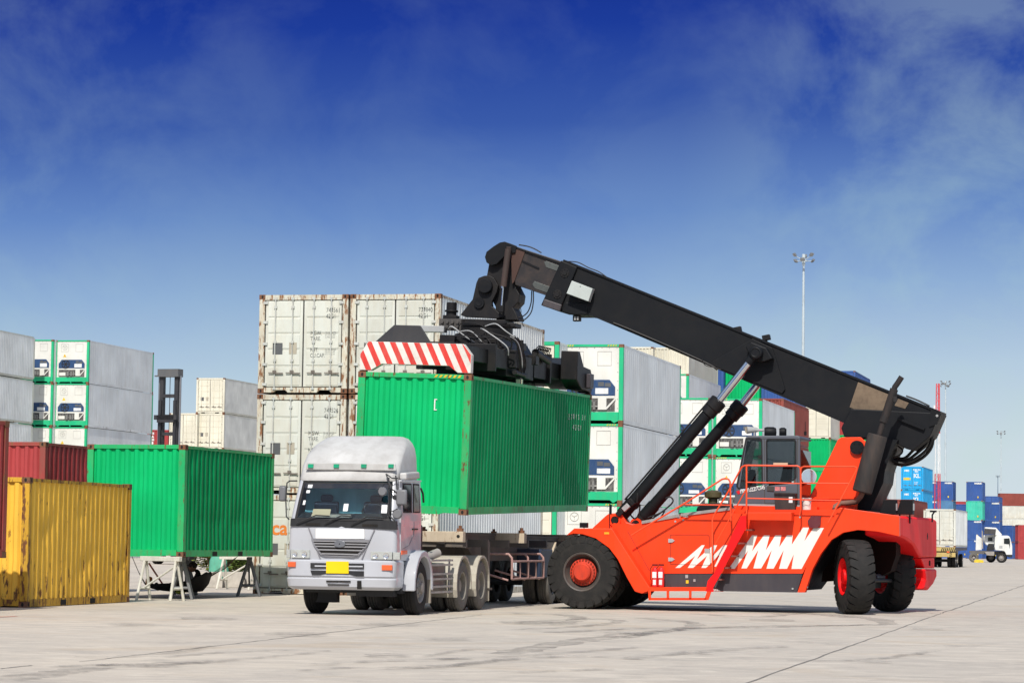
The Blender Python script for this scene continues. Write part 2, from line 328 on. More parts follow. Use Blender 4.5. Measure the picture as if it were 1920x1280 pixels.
def container(label, x, y, z, yaw, Lc=12.19, H=2.59, body=None, frame=None, side=None, end='blind', det=1, pitch=.278, dent=0.0, group=None, sidekind='corr', lock=None, seed=1, name='shipping_container', rr=None, roofm=None, cast=None, railm=None):
    if sidekind != 'corr': railm = railm or side
    root = empty(name, label, 'shipping container', (x, y, z), yaw, group)
    side = side or body; frame = frame or body
    nz = 12 if dent else 1
    zb, zt = .16, H - .06 - .02
    # side walls: right one is local +x
    for sgn in (1, -1):
        M = MR((1.218 if sgn > 0 else -1.218, .17 if sgn > 0 else Lc - .17, 0), R(90) if sgn > 0 else R(-90))
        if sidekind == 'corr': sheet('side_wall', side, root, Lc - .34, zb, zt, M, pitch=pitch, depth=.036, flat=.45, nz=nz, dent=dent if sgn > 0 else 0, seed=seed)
        else: sheet('side_wall', side, root, Lc - .34, zb, zt, M, pitch=.40, depth=.012, flat=.12, rib=.12)
    # posts
    for px_ in (-1, 1):
        for py_ in (0, 1):
            b = MB(); x0 = px_ * 1.22; y0 = 0 if py_ == 0 else Lc
            b.box(min(x0, x0 - px_ * .155), max(x0, x0 - px_ * .155), min(y0, y0 + (.17 if py_ == 0 else -.17)), max(y0, y0 + (.17 if py_ == 0 else -.17)), .118, H - .118)
            b.build('corner_post', frame, root, bevel=.012 if det > 1 else 0, smooth=0)
            for zz in (0, H - .118):
                if det > 0 or py_ == 0: 
                    c = MB(); c.box(x0 - .165 * (px_ > 0), x0 + .165 * (px_ < 0), 0 if py_ == 0 else Lc - .178, .178 if py_ == 0 else Lc, zz, zz + .118); xs = .003
                    c.v = [(v[0] * 1.0 + (xs if v[0] > 0 else -xs) * (abs(abs(v[0]) - 1.22) < 1e-4), v[1] + (-.003 if abs(v[1]) < 1e-4 else (.003 if abs(v[1] - Lc) < 1e-4 else 0)), v[2]) for v in c.v]
                    o = c.build('corner_casting', cast or RUST, root, smooth=0)
                    if det > 1 and py_ == 0:
                        h = MB(); h.prism([(x0 - px_ * .085 + .028 * math.cos(a), -.0045, zz + .06 + .040 * math.sin(a)) for a in [2 * math.pi * i / 14 for i in range(14)]], (0, .001, 0)); h.build('hole', DARK, o, smooth=0)
                        if px_ > 0:
                            h = MB(); h.prism([(1.2245, .09 + .03 * math.cos(a), zz + .06 + .036 * math.sin(a)) for a in [2 * math.pi * i / 14 for i in range(14)]], (-.001, 0, 0)); h.build('hole', DARK, o, smooth=0)
    # rails
    for sgn in (1, -1):
        b = MB(); xa, xb = sorted((sgn * 1.22, sgn * 1.155)); b.box(xa, xb, .178, Lc - .178, H - .085, H - .02); b.build('top_rail', railm or frame, root, smooth=0)
        b = MB(); b.box(xa, xb, .178, Lc - .178, .012, .165); o = b.build('bottom_rail', railm or frame, root, smooth=0)
        if det > 1 and Lc < 8:
            for yy in (2.03, 3.75): c = MB(); c.box(sgn * 1.2215 - .001, sgn * 1.2215 + .001, yy - .16, yy + .16, .022, .13); c.build('fork_pocket', DARK, o, smooth=0)
    b = MB(); b.box(-1.155, 1.155, .1, Lc - .1, .10, .14); b.build('floor_panel', DARK if det < 2 else mat('underfloor', (.06, .055, .05), dirt=.5), root, smooth=0)
    b = MB(); corr(b, Lc - .2, -1.15, 1.15, pitch=.5, depth=.02); b.v = [(v[2], .1 + v[0], H - .02 - v[1]) for v in b.v]; b.build('roof', roofm or frame, root, smooth=25)
    # far end
    b = MB(); b.box(-1.065, 1.065, Lc - .06, Lc - .04, .118, H - .118); b.build('end_wall', body, root, smooth=0)
    if end == 'blind':
        b = MB(); b.box(-1.055, 1.055, 0.004, .07, H - .10, H - .005); b.build('header_rail', frame, root, smooth=0, bevel=.006 if det > 1 else 0)
        b = MB(); b.prism([(-1.055, .004, .16), (1.055, .004, .16), (1.055, .004, .03), (.72, .004, .03), (.62, .004, .0), (-.62, .004, .0), (-.72, .004, .03), (-1.055, .004, .03)], (0, .08, 0)); b.build('sill_rail', frame, root, smooth=0)
        sheet('end_wall', body, root, 2.13, .155, H - .09, MR((-1.065, .02, 0), 0), pitch=.236, depth=.045, flat=.40, nz=nz, dent=dent * .6, seed=seed + 3)
    elif end == 'doors':
        b = MB(); b.box(-1.055, 1.055, 0.0, .08, H - .14, H - .008); b.build('header_rail', frame, root, smooth=0)
        b = MB(); b.prism([(-1.055, 0, .15), (1.055, 0, .15), (1.055, 0, .02), (.80, 0, .02), (.72, 0, .085), (.46, 0, .085), (.40, 0, .02), (-.40, 0, .02), (-.46, 0, .085), (-.72, 0, .085), (-.80, 0, .02), (-1.055, 0, .02)], (0, .09, 0)); b.build('sill_rail', frame, root, smooth=0)
        b = MB(); b.box(-1.065, 1.065, .055, .065, .15, H - .14); b.build('door_gasket', BLK, root, smooth=0)
        z0, z1 = .175, H - .155; hh = z1 - z0
        for dx in (-1, 1):
            xa, xb = (-1.035, -.02) if dx < 0 else (.02, 1.035)
            b = MB(); b.box(xa, xb, .024, .05, z0, z1)
            d = b.build('door', body, root, smooth=0)
            # pressed horizontal grooves: raised panels between them
            b = MB(); zs = [0, .235, .43, .615, .80, 1] if H < 2.8 else [0, .22, .42, .62, .8, 1]
            for k in range(5):
                b.box(xa + .07, xb - .07, .012, .023, z0 + hh * zs[k] + .03, z0 + hh * zs[k + 1] - .03)
            b.build('door_panel', body, d, smooth=0, bevel=.008 if det > 1 else 0)
            if det > 0:
                for k, xx in enumerate((xa + .27 * 1.0, xb - .27) if True else ()):
                    b = MB(); b.cyl((xx, -.012, .09), (xx, -.012, H - .07), .017, n=8)
                    lb = b.build('lock_rod', lock or frame, d)
                    for zz in ((.12, hh * .38, hh * .55 + .1, H - .33, H - .11) if det > 1 else ()):
                        b = MB(); b.box(xx - .04, xx + .04, -.028, .011, zz - .03, zz + .03); b.build('rod_keeper', lock or frame, lb, smooth=0)
                    b = MB(); b.box(xx - .02, xx + .24 if dx < 0 or True else xx, -.034, -.02, .50, .535); b.box(xx - .16, xx + .03, -.034, -.02, .52, .545); b.box(xx - .05, xx + .05, -.03, -.012, .545, .60)
                    b.build('handle', mat('door_handle_steel', (.16, .14, .12), rust=.45, dirt=.5, nscale=4), lb, smooth=0)
                for zz in (.2, .27 + hh * .2, .2 + hh * .47, .2 + hh * .72, H - .25):
                    b = MB(); xh = (-1.1, -.98) if dx < 0 else (.98, 1.1); b.box(xh[0], xh[1], -.012, .023, zz, zz + .07); b.build('hinge', lock or frame, d, smooth=0)
    elif end == 'reefer':
        GRN = frame
        b = MB(); b.box(-1.055, 1.055, 0.0, .08, H - .09, H - .005); b.build('header_rail', GRN, root, smooth=0)
        b = MB(); b.prism([(-1.055, -.002, .42), (1.055, -.002, .42), (1.055, -.002, .10), (.9, -.002, .02), (.78, -.002, .12), (-.02, -.002, .12), (0, -.002, .02), (-.05, -.002, .02), (-.09, -.002, .12), (-.78, -.002, .12), (-.9, -.002, .02), (-1.055, -.002, .10)], (0, .09, 0)); b.build('sill_rail', GRN, root, smooth=0)
        b = MB(); b.box(-1.06, 1.06, .03, .06, .42, H - .09); p = b.build('front_panel', body, root, smooth=0)
        HG = mat('hatch_grey', (.38, .37, .35), dirt=.5)
        for cx in (-.52, .52):
            b = MB()
            for (u0, u1, w0, w1) in ((-.262, .262, .25, .262), (-.262, .262, -.262, -.25), (-.262, -.25, -.26, .26), (.25, .262, -.26, .26)): b.box(cx + u0, cx + u1, .020, .0295, H - .52 + w0, H - .52 + w1)
            b.build('hatch_trim', HG, p, smooth=0)
        if det > 0:
            for q_ in [(xx, H - .15) for xx in (-.98, -.7, -.42, -.14, .14, .42, .7, .98)] + [(xx, .55 + .33 * i) for i in range(6) for xx in (-1.02, 1.02)]:
                b = MB(); b.box(q_[0] - .013, q_[0] + .013, .018, .0295, q_[1], q_[1] + .028); b.build('bolt', HG, p, smooth=0)
        b = MB(); cx, cz = -.52, H - .50
        b.lathe([(.165, 0), (.165, -.015), (.15, -.015), (.15, 0)], (cx, .03, cz), (0, 1, 0), 24)
        for a in (R(30), R(150), R(270)): b.obox((cx + .05 * math.cos(a), .022, cz + .05 * math.sin(a)), (.14, .01, .012), Matrix.Rotation(-a, 3, 'Y'))
        b.build('vent_cap', mat('hatch_grey', (.38, .37, .35)), p)
        b = MB(); b.prism([(-.52 - .12, .028, 1.78), (-.52 + .12, .028, 1.78), (-.52, .028, 1.99)], (0, -.004, 0)); b.build('warning_triangle', mat('warning_yellow', (.75, .48, .02), dirt=.2), p, smooth=0)
        # machinery
        u = MB(); u.box(-.92, .92, .0, .029, .46, .92); ub = u.build('compressor_bay', mat('bay_dark', (.05, .05, .05), dirt=.8, dirtcol=(.35, .33, .3), nscale=6), root, smooth=0)
        u = MB(); u.prism([(-.93, -.02, 1.02), (.93, -.02, 1.02), (.93, -.02, 1.34), (.72, -.02, 1.60), (-.72, -.02, 1.60), (-.93, -.02, 1.34)], (0, .04, 0)); un = u.build('cooling_unit', mat('reefer_blue', (.022, .062, .16), dirt=.5, dirtcol=(.08, .10, .13), nscale=5), root, smooth=0, bevel=.01 if det > 0 else 0)
        u = MB(); u.lathe([(.29, 0), (.29, -.03), (.25, -.03), (.25, .005)], (-.42, -.02, 1.30), (0, 1, 0), 28); u.lathe([(.0, -.012), (.07, -.012), (.07, 0)], (-.42, -.02, 1.30), (0, 1, 0), 16)
        for a in range(6): u.obox((-.42 + .13 * math.cos(a * 1.047), -.024, 1.30 + .13 * math.sin(a * 1.047)), (.20, .006, .07), Matrix.Rotation(-a * 1.047, 3, 'Y'))
        u.build('fan', mat('fan_black', (.02, .022, .025), dirt=.2), un)
        u = MB(); jx = random.uniform(-.12, .08); u.box(.22 + jx, .70 + jx + random.uniform(0, .1), -.028, -.0205, 1.08, random.uniform(1.22, 1.33)); u.build('instruction_plate', mat('label_white', (.72, .74, .74), dirt=.3, nscale=5), un, smooth=0)
        u = MB(); u.box(.30, .52, -.0275, -.0205, 1.36, 1.52); u.box(.55, .78, -.03, -.0205, 1.34, 1.48); u.build('display', mat('display_grey', (.10, .11, .12)), un, smooth=0)
        u = MB(); u.box(-.93, .93, -.012, .02, .92, 1.012); u.box(-.88, -.42, -.02, .02, .52, .74); u.box(.30, .62, -.05, .02, .50, .92); u.prism([(.52, -.03, .50), (.62, -.03, .50), (.95, -.03, .86), (.95, -.03, .95)], (0, .02, 0))
        u.build('service_cover', body, ub, smooth=0, bevel=.01 if det > 0 else 0)
        u = MB()
        for xx, r in ((-.25, .10), (0.0, .085), (.16, .06)): u.cyl((xx, -.03, .50), (xx, -.03, .80), r, n=14)
        u.cyl((-.35, -.04, .62), (.3, -.04, .62), .03, n=8); u.build('compressor', mat('bay_metal', (.22, .22, .21), metal=.4, dirt=.6), ub)
    return root
def at_corner(px, py, D, yaw, xl=1.22):
    """ground point of the near left origin for a container whose near right edge shows at pixel (px, py) at depth D"""
    p = U(px, py, D); return p.x - xl * math.cos(yaw), p.y + xl * math.sin(yaw)
# ------------------------------------------------------------------ container paints
GREEN = mat('green_paint', (.004, .42, .13), rough=.42, dirt=.16, dirtcol=(.02, .24, .09), rust=.14, nscale=1.5, spec=.12)
GREENF = mat('green_frame', (.012, .40, .13), rough=.5, dirt=.5, dirtcol=(.14, .20, .06), rust=.55, nscale=2.5)
GREEND = mat('green_side_shaded', (.004, .27, .09), rough=.5, dirt=.12, dirtcol=(.006, .15, .06), rust=.08, nscale=1.6, spec=.10)  # same green darkened in the colour for the shaded side
YEL = mat('yellow_paint', (.84, .50, .06), rough=.5, dirt=.25, dirtcol=(.48, .24, .05), rust=.45, low=.15, nscale=1.7)
YELF = mat('yellow_frame', (.58, .33, .03), rough=.6, dirt=.6, dirtcol=(.2, .1, .04), rust=.72, nscale=2.2)
MAR = mat('maroon_paint', (.36, .05, .05), rough=.5, dirt=.3, dirtcol=(.14, .03, .03), rust=.22)
MARF = mat('maroon_frame', (.32, .055, .045), rough=.6, dirt=.5, rust=.62, rustcol=(.28, .12, .05), nscale=2.2)
BRN = mat('brick_paint', (.25, .06, .045), rough=.6, dirt=.3, dirtcol=(.12, .04, .03), rust=.15)
WHT = mat('white_paint', (.60, .615, .555), rough=.45, dirt=.55, dirtcol=(.44, .37, .25), rust=.22, low=.14, rustcol=(.35, .17, .07), nscale=1.1)
WHTF = mat('white_frame', (.58, .57, .48), rough=.55, dirt=.8, dirtcol=(.42, .27, .12), rust=.72, rustcol=(.32, .14, .06), nscale=2.4)
WHTS = mat('white_side_lightened', (.77, .80, .785), rough=.5, dirt=.30, dirtcol=(.45, .40, .30), rust=.06, nscale=1.2)  # sides lightened beyond the fronts to make up for missing fill light
IVO = mat('ivory_paint', (.66, .635, .52), rough=.5, dirt=.25, dirtcol=(.5, .4, .25), rust=.10, nscale=1.0)
REE = mat('reefer_white', (.68, .68, .63), rough=.4, dirt=.22, dirtcol=(.5, .44, .33), rust=.08, nscale=1.2)
REES = mat('reefer_side_lightened', (.76, .79, .785), rough=.5, dirt=.35, dirtcol=(.50, .45, .37), rust=.22, low=.12, rustcol=(.28, .20, .14), nscale=.8)  # shaded reefer sides brightened in the colour itself
REEG = mat('reefer_green', (.015, .44, .20), rough=.45, dirt=.35, dirtcol=(.10, .30, .12), rust=.22, nscale=2)
BLU = mat('navy_paint', (.035, .095, .30), rough=.5, dirt=.2)
SKYB = mat('light_blue_paint', (.01, .33, .66), rough=.5, dirt=.2, dirtcol=(.2, .4, .5))
STB = mat('steel_blue_paint', (.08, .20, .36), rough=.5, dirt=.3)
TEA = mat('teal_paint', (.05, .50, .36), rough=.5, dirt=.3, dirtcol=(.25, .45, .35))
YAW = .235
HAZ = mat('hazard_yellow', (.7, .5, .03), dirt=.5)

def stack(px, py, D, tiers, yaw=YAW, z0=0.0, dx=0.0, jig=.03, **common):
    """tiers: bottom first, dicts with label and overrides"""
    x, y = at_corner(px, py, D, yaw); z = z0; out = []
    for i, t in enumerate(tiers):
        k = dict(common); k.update(t); Hh = k.get('H', 2.59); lab = k.pop('label')
        ox = random.uniform(-jig, jig) if i else 0
        r = container(lab, x + ox + dx * math.cos(yaw), y + random.uniform(-jig, jig) - dx * math.sin(yaw), z, yaw, seed=i + int(px), **k); z += Hh; out.append(r)
    return out

# --- green 20 ft container on trestles
gx, gy = at_corner(347.5, 834, 64.1, .264)
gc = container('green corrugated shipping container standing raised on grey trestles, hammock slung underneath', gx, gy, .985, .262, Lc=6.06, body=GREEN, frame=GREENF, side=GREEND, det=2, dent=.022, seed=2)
# --- yellow 20 ft container
yx, yy = at_corner(55, 893, 55.3, .225)
yc = container('rusty yellow corrugated shipping container standing on the ground at the left', yx, yy, 0, .205, Lc=6.06, body=YEL, frame=YELF, side=YEL, det=2, dent=.030, seed=5)
# --- maroon behind the yellow, on trestles
mx_, my_ = at_corner(86, 828, 67.5, .25)
mc = container('maroon corrugated container behind the yellow one, left of the raised green one', mx_, my_, 1.12, .26, Lc=6.06, body=MAR, frame=MARF, side=MAR, det=2, dent=.03, seed=8)
# --- rusty red at the picture's left edge
p = U(15, 900, 52.7); a = .262
qx, qy = p.x - math.sin(a) * 6.06 - 1.22 * math.cos(a), p.y - math.cos(a) * 6.06 + 1.22 * math.sin(a)
rc = container('dark red container with rusty corner post, cut off by the left edge', qx, qy, 1.0, a, Lc=6.06, body=MAR, frame=MARF, side=MAR, det=2, seed=9)
def hazard_marks(root, H, x0, x1, n=7, yl=-.004):
    b = MB(); w = (x1 - x0) / n
    for i in range(n): a0 = x0 + i * w; b.prism([(a0, yl, H - .075), (a0 + w * .5, yl, H - .075), (a0 + w * .5 + .04, yl, H - .02), (a0 + .04, yl, H - .02)], (0, .003, 0))
    b.build('hazard_stripe', HAZ, root, smooth=0)
# --- lifted 40 ft high cube: hangs slightly askew from the spreader
lx, ly = at_corner(874, 966, 57.3, YAW)
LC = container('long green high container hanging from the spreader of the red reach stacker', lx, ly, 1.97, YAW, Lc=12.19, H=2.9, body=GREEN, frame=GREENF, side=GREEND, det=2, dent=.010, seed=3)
LCM = Matrix.Translation((lx + 1.22 * math.cos(YAW), ly - 1.22 * math.sin(YAW), 1.97)) @ Matrix.Rotation(-YAW, 4, 'Z') @ Matrix.Rotation(.021, 4, 'X') @ Matrix.Rotation(.030, 4, 'Y') @ Matrix.Translation((-1.22, 0, 0))
LC.matrix_world = LCM
hazard_marks(LC, 2.9, .42, 1.02, 6)
text('lettering', '[', .26, TXTW, LC, (.42, .003, 2.2)); 
for i, (ch, yy_, zz_) in enumerate([('2', 9.55, 2.22), ('7', 9.83, 2.22), ('8', 10.1, 2.24), ('1', 10.38, 2.24), ('5', 10.66, 2.24), ('3', 11.1, 2.24), ('1', 11.38, 2.24), ('4', 10.1, 1.98), ('2', 10.38, 1.98), ('G', 10.66, 1.98), ('1', 10.94, 1.98)]):
    text('lettering', ch, .19, TXTW, LC, (1.2215, yy_, zz_), rot=(R(90), 0, R(90)))

# --- white double-door stacks (two columns, three high)
D1 = 71.6
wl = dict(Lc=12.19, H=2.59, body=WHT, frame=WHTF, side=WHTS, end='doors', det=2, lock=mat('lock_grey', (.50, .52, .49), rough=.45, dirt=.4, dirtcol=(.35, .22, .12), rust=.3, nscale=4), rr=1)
wx, wy = at_corner(827, 551, D1, YAW)
def gratings(root, low=False):
    b = MB(); b.box(-.83, -.56, .006, .0115, 1.02, 1.32); b.build('vent_grille', mat('grille_dark', (.10, .105, .11), dirt=.2), root, smooth=0)
    b = MB(); b.box(-.38, -.17, .006, .0115, 1.03, 1.33); b.build('data_plate', mat('plate_tan', (.42, .38, .30), dirt=.5, nscale=6), root, smooth=0)
def doortext(root, num, num2, x=.62):
    text('lettering', num, .165, TXT, root, (x, .009, 2.12), squeeze=.78)
    text('lettering', num2, .155, TXT, root, (x, .009, 1.97), squeeze=.78)
    text('lettering', 'MGW.\nTARE.', .15, TXT, root, (.20, .009, 1.53), squeeze=.75)
    text('lettering', 'NET.\nCU.CAP.', .15, TXT, root, (.20, .009, 1.09), squeeze=.72)
    text('lettering', '30,480 KGS\n67,200 LBS\n3,740 KGS', .062, mat('stencil_pale', (.36, .37, .35), dirt=.3), root, (.60, .009, 1.57))
    text('lettering', '26,740 KGS\n58,950 LBS\n67.7 CU.M', .062, MATS['stencil_pale'], root, (.60, .009, 1.13))
for col in (0, 1):
    for t in range(3):
        side_ = ('right', 'left')[col]; tier = ('bottom', 'middle', 'top')[t]
        x = wx - col * 2.50 * math.cos(YAW) + random.uniform(-.02, .02); y = wy + col * 2.50 * math.sin(YAW) + random.uniform(-.03, .03)
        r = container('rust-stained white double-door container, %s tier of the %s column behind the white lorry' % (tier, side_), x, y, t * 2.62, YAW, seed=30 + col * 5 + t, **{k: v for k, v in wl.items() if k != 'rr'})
        gratings(r)
        if t == 0 and col == 1:
            text('lettering', 'sca', .52, mat('orange_letter', (.75, .22, .04), dirt=.3), r, (-.95, .009, 1.55), bold=.012)
        num = {(0, 2): ('739840 2', '42G1'), (1, 2): ('744561 2', '42G1'), (1, 1): ('744526 9', '42G1')}.get((col, t), ('744518 3', '42G1'))
        doortext(r, *num)
# --- column to their right, mostly hidden (green edged, door end)
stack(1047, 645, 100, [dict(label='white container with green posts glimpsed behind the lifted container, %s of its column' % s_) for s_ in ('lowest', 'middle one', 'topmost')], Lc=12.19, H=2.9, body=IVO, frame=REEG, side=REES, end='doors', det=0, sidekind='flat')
# --- reefer column next to the lifted container
def label_stack(fmt, names): return [dict(label=fmt % n) for n in names]
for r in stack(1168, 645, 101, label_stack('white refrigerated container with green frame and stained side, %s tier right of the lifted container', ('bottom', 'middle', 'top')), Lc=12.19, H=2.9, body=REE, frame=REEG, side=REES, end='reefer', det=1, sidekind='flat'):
    hazard_marks(r, 2.9, .62, 1.0, 4); hazard_marks(r, 2.9, -1.0, -.62, 4)
# --- reefer group behind the stacker cab
for ci, (px, nm) in enumerate(((1428, 'right'), (1335, 'middle'), (1242, 'left'))):
    if ci == 2: continue
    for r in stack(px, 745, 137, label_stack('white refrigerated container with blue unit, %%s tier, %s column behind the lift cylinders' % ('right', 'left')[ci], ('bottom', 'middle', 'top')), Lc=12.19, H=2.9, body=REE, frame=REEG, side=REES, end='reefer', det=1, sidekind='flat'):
        hazard_marks(r, 2.9, -1.0, -.5, 5)
stack(1292, 703, 165, label_stack('pale refrigerated container with green corner post, %s of four, partly hidden between the reefer columns', ('lowest', 'second', 'third', 'top')), Lc=12.19, H=2.9, body=REE, frame=REEG, side=REES, end='reefer', det=0, sidekind='flat')
# --- tall ivory row further back
for k, px in enumerate((1292, 1225, 1091)):
    stack(px, 643, 185, label_stack('tall ivory container beyond the reefers, tier %%s, %s column of the row' % ('right', 'middle', 'left')[k], ('one', 'two', 'three', 'four', 'five on top')), Lc=12.19, H=2.92, body=IVO, frame=IVO, side=mat('ivory_side_shaded', (.50, .49, .44), dirt=.4, dirtcol=(.35, .26, .18), nscale=.8), end='blind', det=0)  # ivory darkened on the sides, their shade put into the colour
for k, (px, m_, nm) in enumerate(((1357, BLU, 'blue'), (1424, GREEN, 'green'), (1492, BLU, 'blue'))):
    stack(px, 690, 199, [dict(label='%s container showing beneath the boom beyond the reefers, tier %s, %s' % (nm, t, ('leftmost blue column', 'green column', 'right blue column')[k])) for t in ('one', 'two', 'three', 'four', 'five')], Lc=6.06, H=2.9, body=m_, frame=m_, end='blind', det=0)
stack(1470, 748, 170, label_stack('brick red container right of the reefers below the boom, %s tier', ('lowest', 'second', 'third', 'top')), Lc=12.19, H=2.62, body=BRN, frame=BRN, end='blind', det=0)
IVR = stack(1557, 826, 230, [dict(label='green container behind the cab and red boom support, tier %s' % t) for t in ('one', 'two', 'three', 'four, the topmost green')] + [dict(label='ivory container resting on the green one under the boom', body=IVO, frame=IVO, side=MATS['ivory_side_shaded'], end='doors')], Lc=12.19, H=2.6, body=GREEN, frame=GREENF, end='blind', det=0)
stack(1603, 690, 236, [dict(label='container of the tall mixed stack behind the boom foot, tier %s' % t, body=b_, frame=b_) for t, b_ in (('one, maroon', MAR), ('two, brick red', BRN), ('three, white', WHT), ('four, green', GREEN), ('five, maroon', MAR))] + [dict(label='navy blue container at the very top of the stack seen over the boom', body=BLU, frame=BLU, end='doors')], Lc=12.19, H=2.74, end='blind', det=0)
stack(1638, 716, 243, [dict(label='container column right of the tall stack, tier %s' % t, body=b_, frame=b_) for t, b_ in (('one, brick red', BRN), ('two, brick red', BRN), ('three, brown', BRN), ('four, dull maroon', MAR), ('five, green', GREEN), ('six, red at the top over the boom', MAR))], Lc=12.19, H=2.6, end='blind', det=0)
stack(1657, 870, 258, [dict(label='white container with marks on its side, %s tier behind the exhaust' % t) for t in ('bottom', 'middle', 'top')], Lc=12.19, H=2.95, body=WHT, frame=WHT, side=WHTS, end='doors', det=0)
# --- right background
for i, r in enumerate(stack(1731, 875, 305, [dict(label='bright light blue double-door container, %s tier of its stack at the right' % t) for t in ('bottom', 'second', 'third', 'top')], Lc=12.19, H=2.6, body=SKYB, frame=SKYB, end='doors', det=1)):
    text('lettering', 'KL', .62, TXTW, r, (.15, .006, 1.38), bold=.02); text('lettering', 'MSC', .26, TXTW, r, (-.85, .006, 2.05), bold=.02)
    text('lettering', 'REEL 226\n  45G1', .20, TXTW, r, (.12, .006, 2.18), bold=.012); text('lettering', '30480\n3900', .18, TXTW, r, (.2, .006, .8)); 
    b = MB(); b.box(-.95, -.18, .004, .011, 1.1, 1.38); b.build('warning_plate', HAZ, r, smooth=0)
stack(1713, 940, 215, [dict(label='brick red container behind the rear work lamps, %s of two' % t) for t in ('lower', 'upper')], Lc=12.19, H=2.6, body=BRN, frame=BRN, end='blind', det=0)
def navy(px, py, D, tiers, fmt, Lc=6.06):
    for r, (c, nm) in zip(stack(px, py, D, [dict(label=fmt % (nm, t), body=c, frame=c) for t, (c, nm) in zip(('bottom', 'second', 'third', 'top')[4 - len(tiers):] if len(tiers) == 4 else ('lowest', 'middle', 'uppermost'), tiers)], Lc=Lc, H=2.9, end='blind', det=0), tiers):
        if nm == 'navy': text('lettering', 'MAERSK', .30, TXTW, r, (.0, -.006, 2.55), bold=.02)
        b = MB(); b.box(.45, .62, .0, .018, .45, .72); b.build('sticker', HAZ, r, smooth=0)
NV = (BLU, 'navy')
navy(1787, 905, 420, [NV, NV, (STB, 'steel blue'), NV], '%s blank-end container right of the lattice tower, %s tier')
navy(1757, 905, 420, [NV, NV, NV, NV], '%s container seen through the red lattice tower, %s tier')
navy(1842, 905, 420, [NV, NV, (TEA, 'teal'), NV], '%s container of the slim stack left of the far lamp post, %s tier')
navy(1875, 943, 425, [NV, NV, NV], '%s container of the low stack behind the white cab, %s tier')
navy(1817, 940, 452, [NV, NV, (BLU, 'blue')], '%s container in the gap between the two navy stacks, %s tier')
stack(1872, 936, 500, [dict(label='distant dark blue container beyond the low navy stack, tier %s' % t, body=BLU, frame=BLU) for t in ('one', 'two', 'three', 'four')], Lc=12.19, H=2.75, end='doors', det=0)
stack(1810, 934, 560, [dict(label='distant red container beyond the navy stacks, tier %s' % t, body=MAR, frame=MAR) for t in ('one', 'two', 'three', 'four')], Lc=12.19, H=2.75, end='doors', det=0)
# broadside row at the right edge: long sides face the camera
for t, (c, nm) in enumerate([(MAR, 'deep maroon'), (MAR, 'maroon'), (WHT, 'lower white'), (WHT, 'upper white'), (BRN, 'brick red')]):
    for j in range(2):
        p = U(1874 + 1, 1000, 575); w0 = -1.3
        container('%s container seen broadside in the far stack at the right edge, %s end' % (nm, ('near', 'far')[j]), p.x + j * 12.5, p.y + 1.22, t * 2.62, R(90) - .0, Lc=12.19, H=2.59, body=c, frame=c, end='blind', det=0)
stack(1900, 990, 430, [dict(label='blue container just right of the white cab, %s' % t, body=BLU, frame=BLU) for t in ('lower', 'upper')], Lc=12.19, H=2.2 * 1.18, end='blind', det=0)
for t, nm in enumerate(('lower', 'upper')):
    p = U(1903, 1000, 418); container('red container side-on at the right edge behind the cab, %s' % nm, p.x + .5, p.y + 1.3, t * 2.6, R(90), Lc=12.19, H=2.59, body=MAR, frame=MAR, end='blind', det=0)
# --- left background
for k, px in enumerate((167, 101)):
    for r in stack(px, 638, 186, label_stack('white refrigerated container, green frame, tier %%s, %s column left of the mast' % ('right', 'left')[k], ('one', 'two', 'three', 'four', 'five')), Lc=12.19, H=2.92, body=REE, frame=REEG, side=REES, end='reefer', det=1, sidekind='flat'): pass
p = U(66, 640, 184); a = .215
for t in range(5):
    container('white corrugated container cut by the left edge, tier %s of the leftmost stack' % ('one', 'two', 'three', 'four', 'five')[t], p.x - math.sin(a) * 12.19 - 1.22 * math.cos(a), p.y - math.cos(a) * 12.19 + 1.22 * math.sin(a), t * 2.93, a, H=2.9, body=WHTS, frame=WHT, side=WHTS, end='blind', det=0)
for r in stack(422, 709, 226, label_stack('small distant ivory double-door container, tier %s left of the tall doors', ('one', 'two', 'three', 'four', 'five at the top')), Lc=12.19, H=2.9, body=IVO, frame=IVO, side=mat('ivory_grey', (.72, .72, .67), dirt=.2), end='doors', det=1): gratings(r)
stack(371, 772, 226, label_stack('small distant ivory double-door container beside the dark mast, tier %s', ('one', 'two', 'three', 'four')), Lc=12.19, H=2.9, body=IVO, frame=IVO, end='doors', det=1)
rr_ = stack(322, 773, 262, label_stack('brick red container behind the dark lift mast, tier %s', ('one', 'two', 'three', 'four')), Lc=6.06, H=2.9, body=MAR, frame=MAR, end='blind', det=0)
text('lettering', 'H\nA\nM\nB\nU\nR\nG', .30, TXTW, rr_[3], (-.75, .008, 2.45), bold=.02)
# ------------------------------------------------------------------ reach stacker
RED = mat('stacker_orange', (.88, .052, .008), rough=.40, dirt=.34, dirtcol=(.42, .05, .02), nscale=1.6, low=.15, rust=.05, rustcol=(.12, .04, .03))
REDR = mat('rear_shade_and_ladder_red', (.86, .010, .012), rough=.5, dirt=.10, dirtcol=(.4, .02, .02), nscale=.9, spec=.15)  # body paint reddened for the shaded rear face; also on ladder and hubs
BK = mat('boom_black', (.008, .009, .011), rough=.5, spec=.16, dirt=.4, dirtcol=(.018, .0165, .015), nscale=1.0, streak=1)
BK2 = mat('spreader_black', (.009, .009, .010), rough=.5, spec=.25, dirt=.5, dirtcol=(.028, .022, .018), nscale=1.4, streak=.6, rust=.1, rustcol=(.12, .055, .03))
GRYD = mat('charcoal_panel', (.05, .045, .052), rough=.45, dirt=.4, dirtcol=(.12, .10, .09))
CABG = mat('cab_grey', (.085, .095, .115), rough=.4, dirt=.25, dirtcol=(.16, .15, .14))
